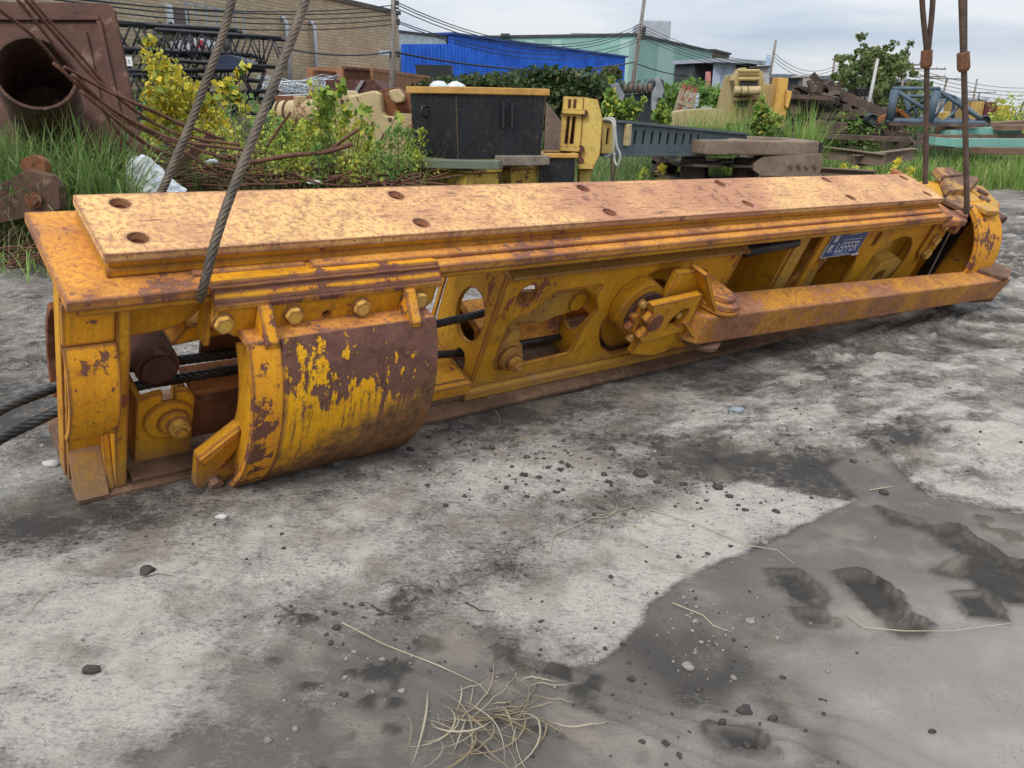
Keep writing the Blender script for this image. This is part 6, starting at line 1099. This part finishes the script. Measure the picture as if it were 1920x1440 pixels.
for i in range(16):
    px = r.uniform(265, 470); Y = r.uniform(10.6, 12.4); h = r.uniform(.4, .8); weed((px - 960) / F * Y, Y, h, YG, r, 110, .042, .45, 'leafy weed stalk growing under the yellow sapling', 'weeds under the yellow sapling')
for i, px in enumerate((1216, 1196, 1555, 1600, 1640, 1665, 1680, 1575)):
    Y = 15.0 + (i > 1) * 2.2; weed((px - 960) / F * Y, Y, r.uniform(.45, .75), YG if i % 2 else YL, r, 60, .075, -.1, 'leafy vine-like weed just behind the grab, %s' % (['under the slotted beam at right', 'under the slotted beam at left', 'by the castings', 'left of the I-beam crossing', 'at the I-beam crossing', 'with yellow leaves at the I-beam end', 'tallest near the I-beam end', 'beside the castings, second'][i]), 'weeds behind the grab')
def sapling(name, px, Y, zb, h, clumps, n, ls, mat, label, mat2=None, n2=0, seed=1, spread=.22, cat='sapling'):
    """thin stem with side twigs, leaves gathered round the twig ends"""
    r = np.random.RandomState(seed); b = at(px, 300, Y); b.z = zb; e = empty(name, b, label, cat); m = MB(); C = []
    for (cx, cy, R) in clumps:
        p = at(cx, cy, Y) - b; m.tube([Vector((0, 0, 0)), p * .45 + Vector((r.normal() * .04, 0, .04)), p], .012, 5, .004); C.append((np.array(p), np.array([R, R, R * 1.1]), R ** 2))
    m.build('trunk', TWIGM, e); nb = NB(); leafcloud(nb, blobs(r, n, C), ls, r); nb.build('crown', mat, e)
    if n2: nb = NB(); leafcloud(nb, blobs(r, n2, C), ls, r); nb.build('crown', mat2, e)
sapling('sapling', 330, 12.6, .1, 2, [(278, 80, .10), (290, 115, .2), (300, 150, .26), (320, 130, .18), (330, 175, .3), (350, 205, .3), (300, 195, .26), (370, 180, .2), (390, 215, .25), (420, 175, .18), (440, 160, .12), (410, 240, .25), (330, 245, .3), (290, 240, .2), (365, 255, .25), (460, 205, .12)], 1700, .075, YL, 'yellow-leaved poplar sapling between the rusty panel and the slings', YG, 500, 61)
sapling('sapling', 455, 11.8, .1, 1.6, [(447, 135, .06), (462, 125, .05), (425, 158, .08), (440, 180, .1), (400, 190, .08)], 60, .11, YL, 'thin sapling with few large yellow leaves between the two left slings', GL, 50, 62)
sapling('sapling', 640, 11.0, .1, 1.4, [(590, 160, .12), (600, 190, .18), (625, 180, .15), (640, 165, .1), (610, 215, .2), (650, 205, .15), (680, 215, .12), (690, 240, .14), (640, 235, .2), (600, 240, .18), (745, 215, .07), (745, 240, .06)], 240, .095, YG, 'broad-leaved lime green sapling in front of the tan machine arm', GL, 90, 63)
for i, (px, Y, cl, n_, lab) in enumerate(((1150, 16.0, [(1145, 150, .07), (1143, 175, .12), (1148, 200, .2), (1165, 210, .2), (1150, 222, .2), (1185, 215, .15), (1200, 200, .1), (1206, 190, .08), (1180, 195, .12)], 420, 'broad-leaved sapling climbing behind the slotted beam'), (1240, 16.5, [(1240, 195, .09), (1235, 215, .12), (1250, 210, .1), (1248, 225, .12)], 140, 'broad-leaved sapling in front of the black bucket right edge'), (1430, 17.5, [(1430, 183, .08), (1425, 205, .14), (1440, 215, .14), (1415, 228, .14), (1445, 238, .16), (1425, 240, .16), (1460, 225, .1)], 330, 'broad-leaved sapling in front of the tan machine block'), (1075, 8.9, [], 0, ''))):
    if n_: sapling('sapling', px, Y, -.1, 1, cl, int(n_ * 1.4), .088, GL, lab, YG, int(n_ * .7), 70 + i)
sapling('sapling', 45, 8.2, .0, .5, [(25, 325 + 90, .06), (50, 410, .08), (40, 425, .08)], 24, .10, GL, 'low broad-leaved vine under the dark bracket at the left edge', GL, 10, 80)
# hedge of ivy
def hedge(name, pts, Y, n, ls, mat, label, seed, cat='hedge', depth=1.2, zb=-.2):
    r = np.random.RandomState(seed); nb = NB(); C = []
    for (x, ytop) in pts:
        p = at(x, ytop, Y + r.rand() * .5); zt = p.z; R = max(.35, (zt - zb) * .22)
        z = zt - R
        while z > zb: C.append((np.array([p.x + r.normal() * .2, p.y + r.normal() * .3, z]), np.array([R * 1.5, depth * .6, R]), 1.0)); z -= R * 1.1
    e = empty(name, (C[0][0][0], Y, zb), label, cat); pts3 = blobs(r, n, C) - np.array([C[0][0][0], Y, zb]); leafcloud(nb, pts3, ls, r); nb.build('foliage', mat, e)
    m = MB()
    for (x, ytop) in pts[::2]: p = at(x, ytop, Y + .4) - e.location; m.tube([(p.x + .1, p.y + .3, 0), (p.x, p.y, p.z * .6), (p.x + .15, p.y, p.z - .1)], .05, 6, .02)
    m.build('stems', TWIGM, e); return e
hedge('ivy_hedge', [(812 + k * 13, y) for k, y in enumerate((146, 141, 139, 138, 140, 136, 134, 136, 139, 137, 133, 130, 126, 123, 120, 122, 124, 125, 124, 126, 125, 128, 127, 130, 133, 150, 152))], 42, 15000, .26, IVY, 'long dark ivy-covered hedge in front of the blue building', 90)
hedge('ivy_branch', [(1085, 128), (1100, 126), (1115, 125), (1130, 123), (1143, 124), (1150, 122)], 42, 700, .2, leafmat('pale_ivy', (.12, .14, .06), (.18, .19, .09)), 'pale feathery branch reaching right from the ivy hedge', 91, 'branch', .3, 2.9)
for i, (pts, Y, n_, mt, lab) in enumerate((([(1245, 150), (1260, 152), (1275, 150), (1292, 146), (1300, 142), (1315, 150), (1330, 158)], 46, 3500, GL, 'green bushes in front of the green warehouse'), ([(1325, 158), (1340, 160), (1355, 156), (1365, 165)], 40, 2400, GL, 'green bush behind the totes, left of the tan block'), ([(1150, 150), (1165, 152), (1180, 150), (1200, 152), (1215, 148)], 46, 1500, G3, 'dark bushes at the foot of the leaning pole'), ([(1500, 175), (1520, 190), (1545, 180), (1560, 175), (1580, 195)], 26, 900, leafmat('bronze_weeds', (.10, .085, .04), (.15, .13, .06)), 'brownish bush growing in the scrap heap'), ([(1580, 205), (1600, 200), (1620, 205), (1640, 212)], 24, 1600, GL, 'green bush right of the scrap heap'), ([(1590, 175), (1620, 165), (1650, 158), (1680, 165), (1700, 172)], 48, 3500, TREEL, 'dark bushes under the tree'), ([(1700, 160), (1718, 150), (1730, 146), (1738, 156)], 60, 1600, TREEL, 'rounded bush seen beside the V rope'), ([(1895, 195), (1905, 180), (1918, 172), (1932, 178), (1950, 180)], 30, 2600, YG, 'yellow-green bush at the far right edge'), ([(1845, 218), (1860, 214), (1880, 216)], 32, 900, GL, 'low green bush below the distant containers'), ([(1830, 185), (1850, 181), (1865, 183)], 105, 500, TREEL, 'small distant tree above the containers'), ([(232, 100), (240, 80), (262, 40), (275, 30), (300, 40), (310, 60)], 34, 900, G3, 'dark leafy vine on the brick wall behind the booms'), ([(60, 160), (200, 160), (240, 160), (480, 170)], 17, 2500, GL, 'green bush behind the sapling'))):
    hedge('bush', pts, Y, n_, .20 if Y > 30 else .09, mt, lab, 100 + i, 'bush', .9 if Y > 20 else .5)
# the tree at right
r = np.random.RandomState(77); b = at(1650, 205, 45); b.z = -.2; e = empty('tree', b, 'loose-crowned green tree standing beyond the scrap at right', 'tree'); cl = [(1625, 108, .75), (1632, 95, .5), (1615, 125, .6), (1590, 140, .7), (1580, 147, .5), (1605, 145, .6), (1640, 130, .7), (1655, 118, .6), (1672, 110, .65), (1688, 112, .5), (1692, 128, .5), (1670, 135, .7), (1650, 150, .8), (1630, 160, .8), (1680, 150, .6), (1665, 165, .8), (1640, 175, .8)]
m = MB(); C = []; m.tube([(0, 0, 0), (.1, 0, 1.2), (.0, 0, 2.2)], .16, 8, .10)
for (x, y, R) in cl:
    p = at(x, y, 45 + r.normal() * .8) - b; m.tube([Vector((0, 0, 1.0)), p * .5 + Vector((0, 0, .4)), p], .06, 6, .02)
    for _ in range(8): C.append((np.array(p) + r.normal(size=3) * R * .75, np.array([R, R, R * .7]) * .42, R ** 2))
m.build('trunk', TWIGM, e, True); nb = NB(); leafcloud(nb, blobs(r, 6500, C), .17, r); nb.build('crown', TREEL, e)
grass('dry_stalks', 420, 220, 800, 10.2, 13, .4, .95, .009, DRY, 'thin pale dry stalks among the weeds and rebar', 45, z=.3, lean=.8, droop=.5)
grass('weeds', 2200, 1486, 1800, 21.5, 26, .3, 1.0, .03, G3, 'dark weeds growing through the scrap at right', 46, lean=.6)
grass('grass', 15000, 770, 1500, 15, 26, .2, .6, .018, G1, 'green grass below and behind the slotted beam', 47, lean=.6)
for px0, px1, lab, sd in ((1255, 1312, 'feathery light green weeds growing up behind the castings, left patch', 48), (1338, 1405, 'feathery light green weeds growing up in front of the tan block, right patch', 49), (1455, 1500, 'tall weeds at the foot of the orange-yellow corner post', 51)): grass('weeds', 420, px0, px1, 17.6, 18.8, 1.0, 2.0, .022, G2, lab, sd, lean=.35, droop=.4)
grass('weeds', 5000, 1480, 1780, 20.5, 24, .3, .9, .02, G1, 'mixed green weeds in front of the scrap heap', 52, lean=.6)
# daisies
r = np.random.RandomState(8); nb = NB()
for i in range(26): px = r.uniform(1150, 1300); Y = r.uniform(12.5, 14); leafcloud(nb, np.array([[(px - 960) / F * Y, Y, r.uniform(.1, .3)]]), .04, r, 1)
tag(nb.build('wild_flowers', WHITEM), 'tiny white flowers in the dark grass under the slotted beam', 'flowers', kind='stuff')
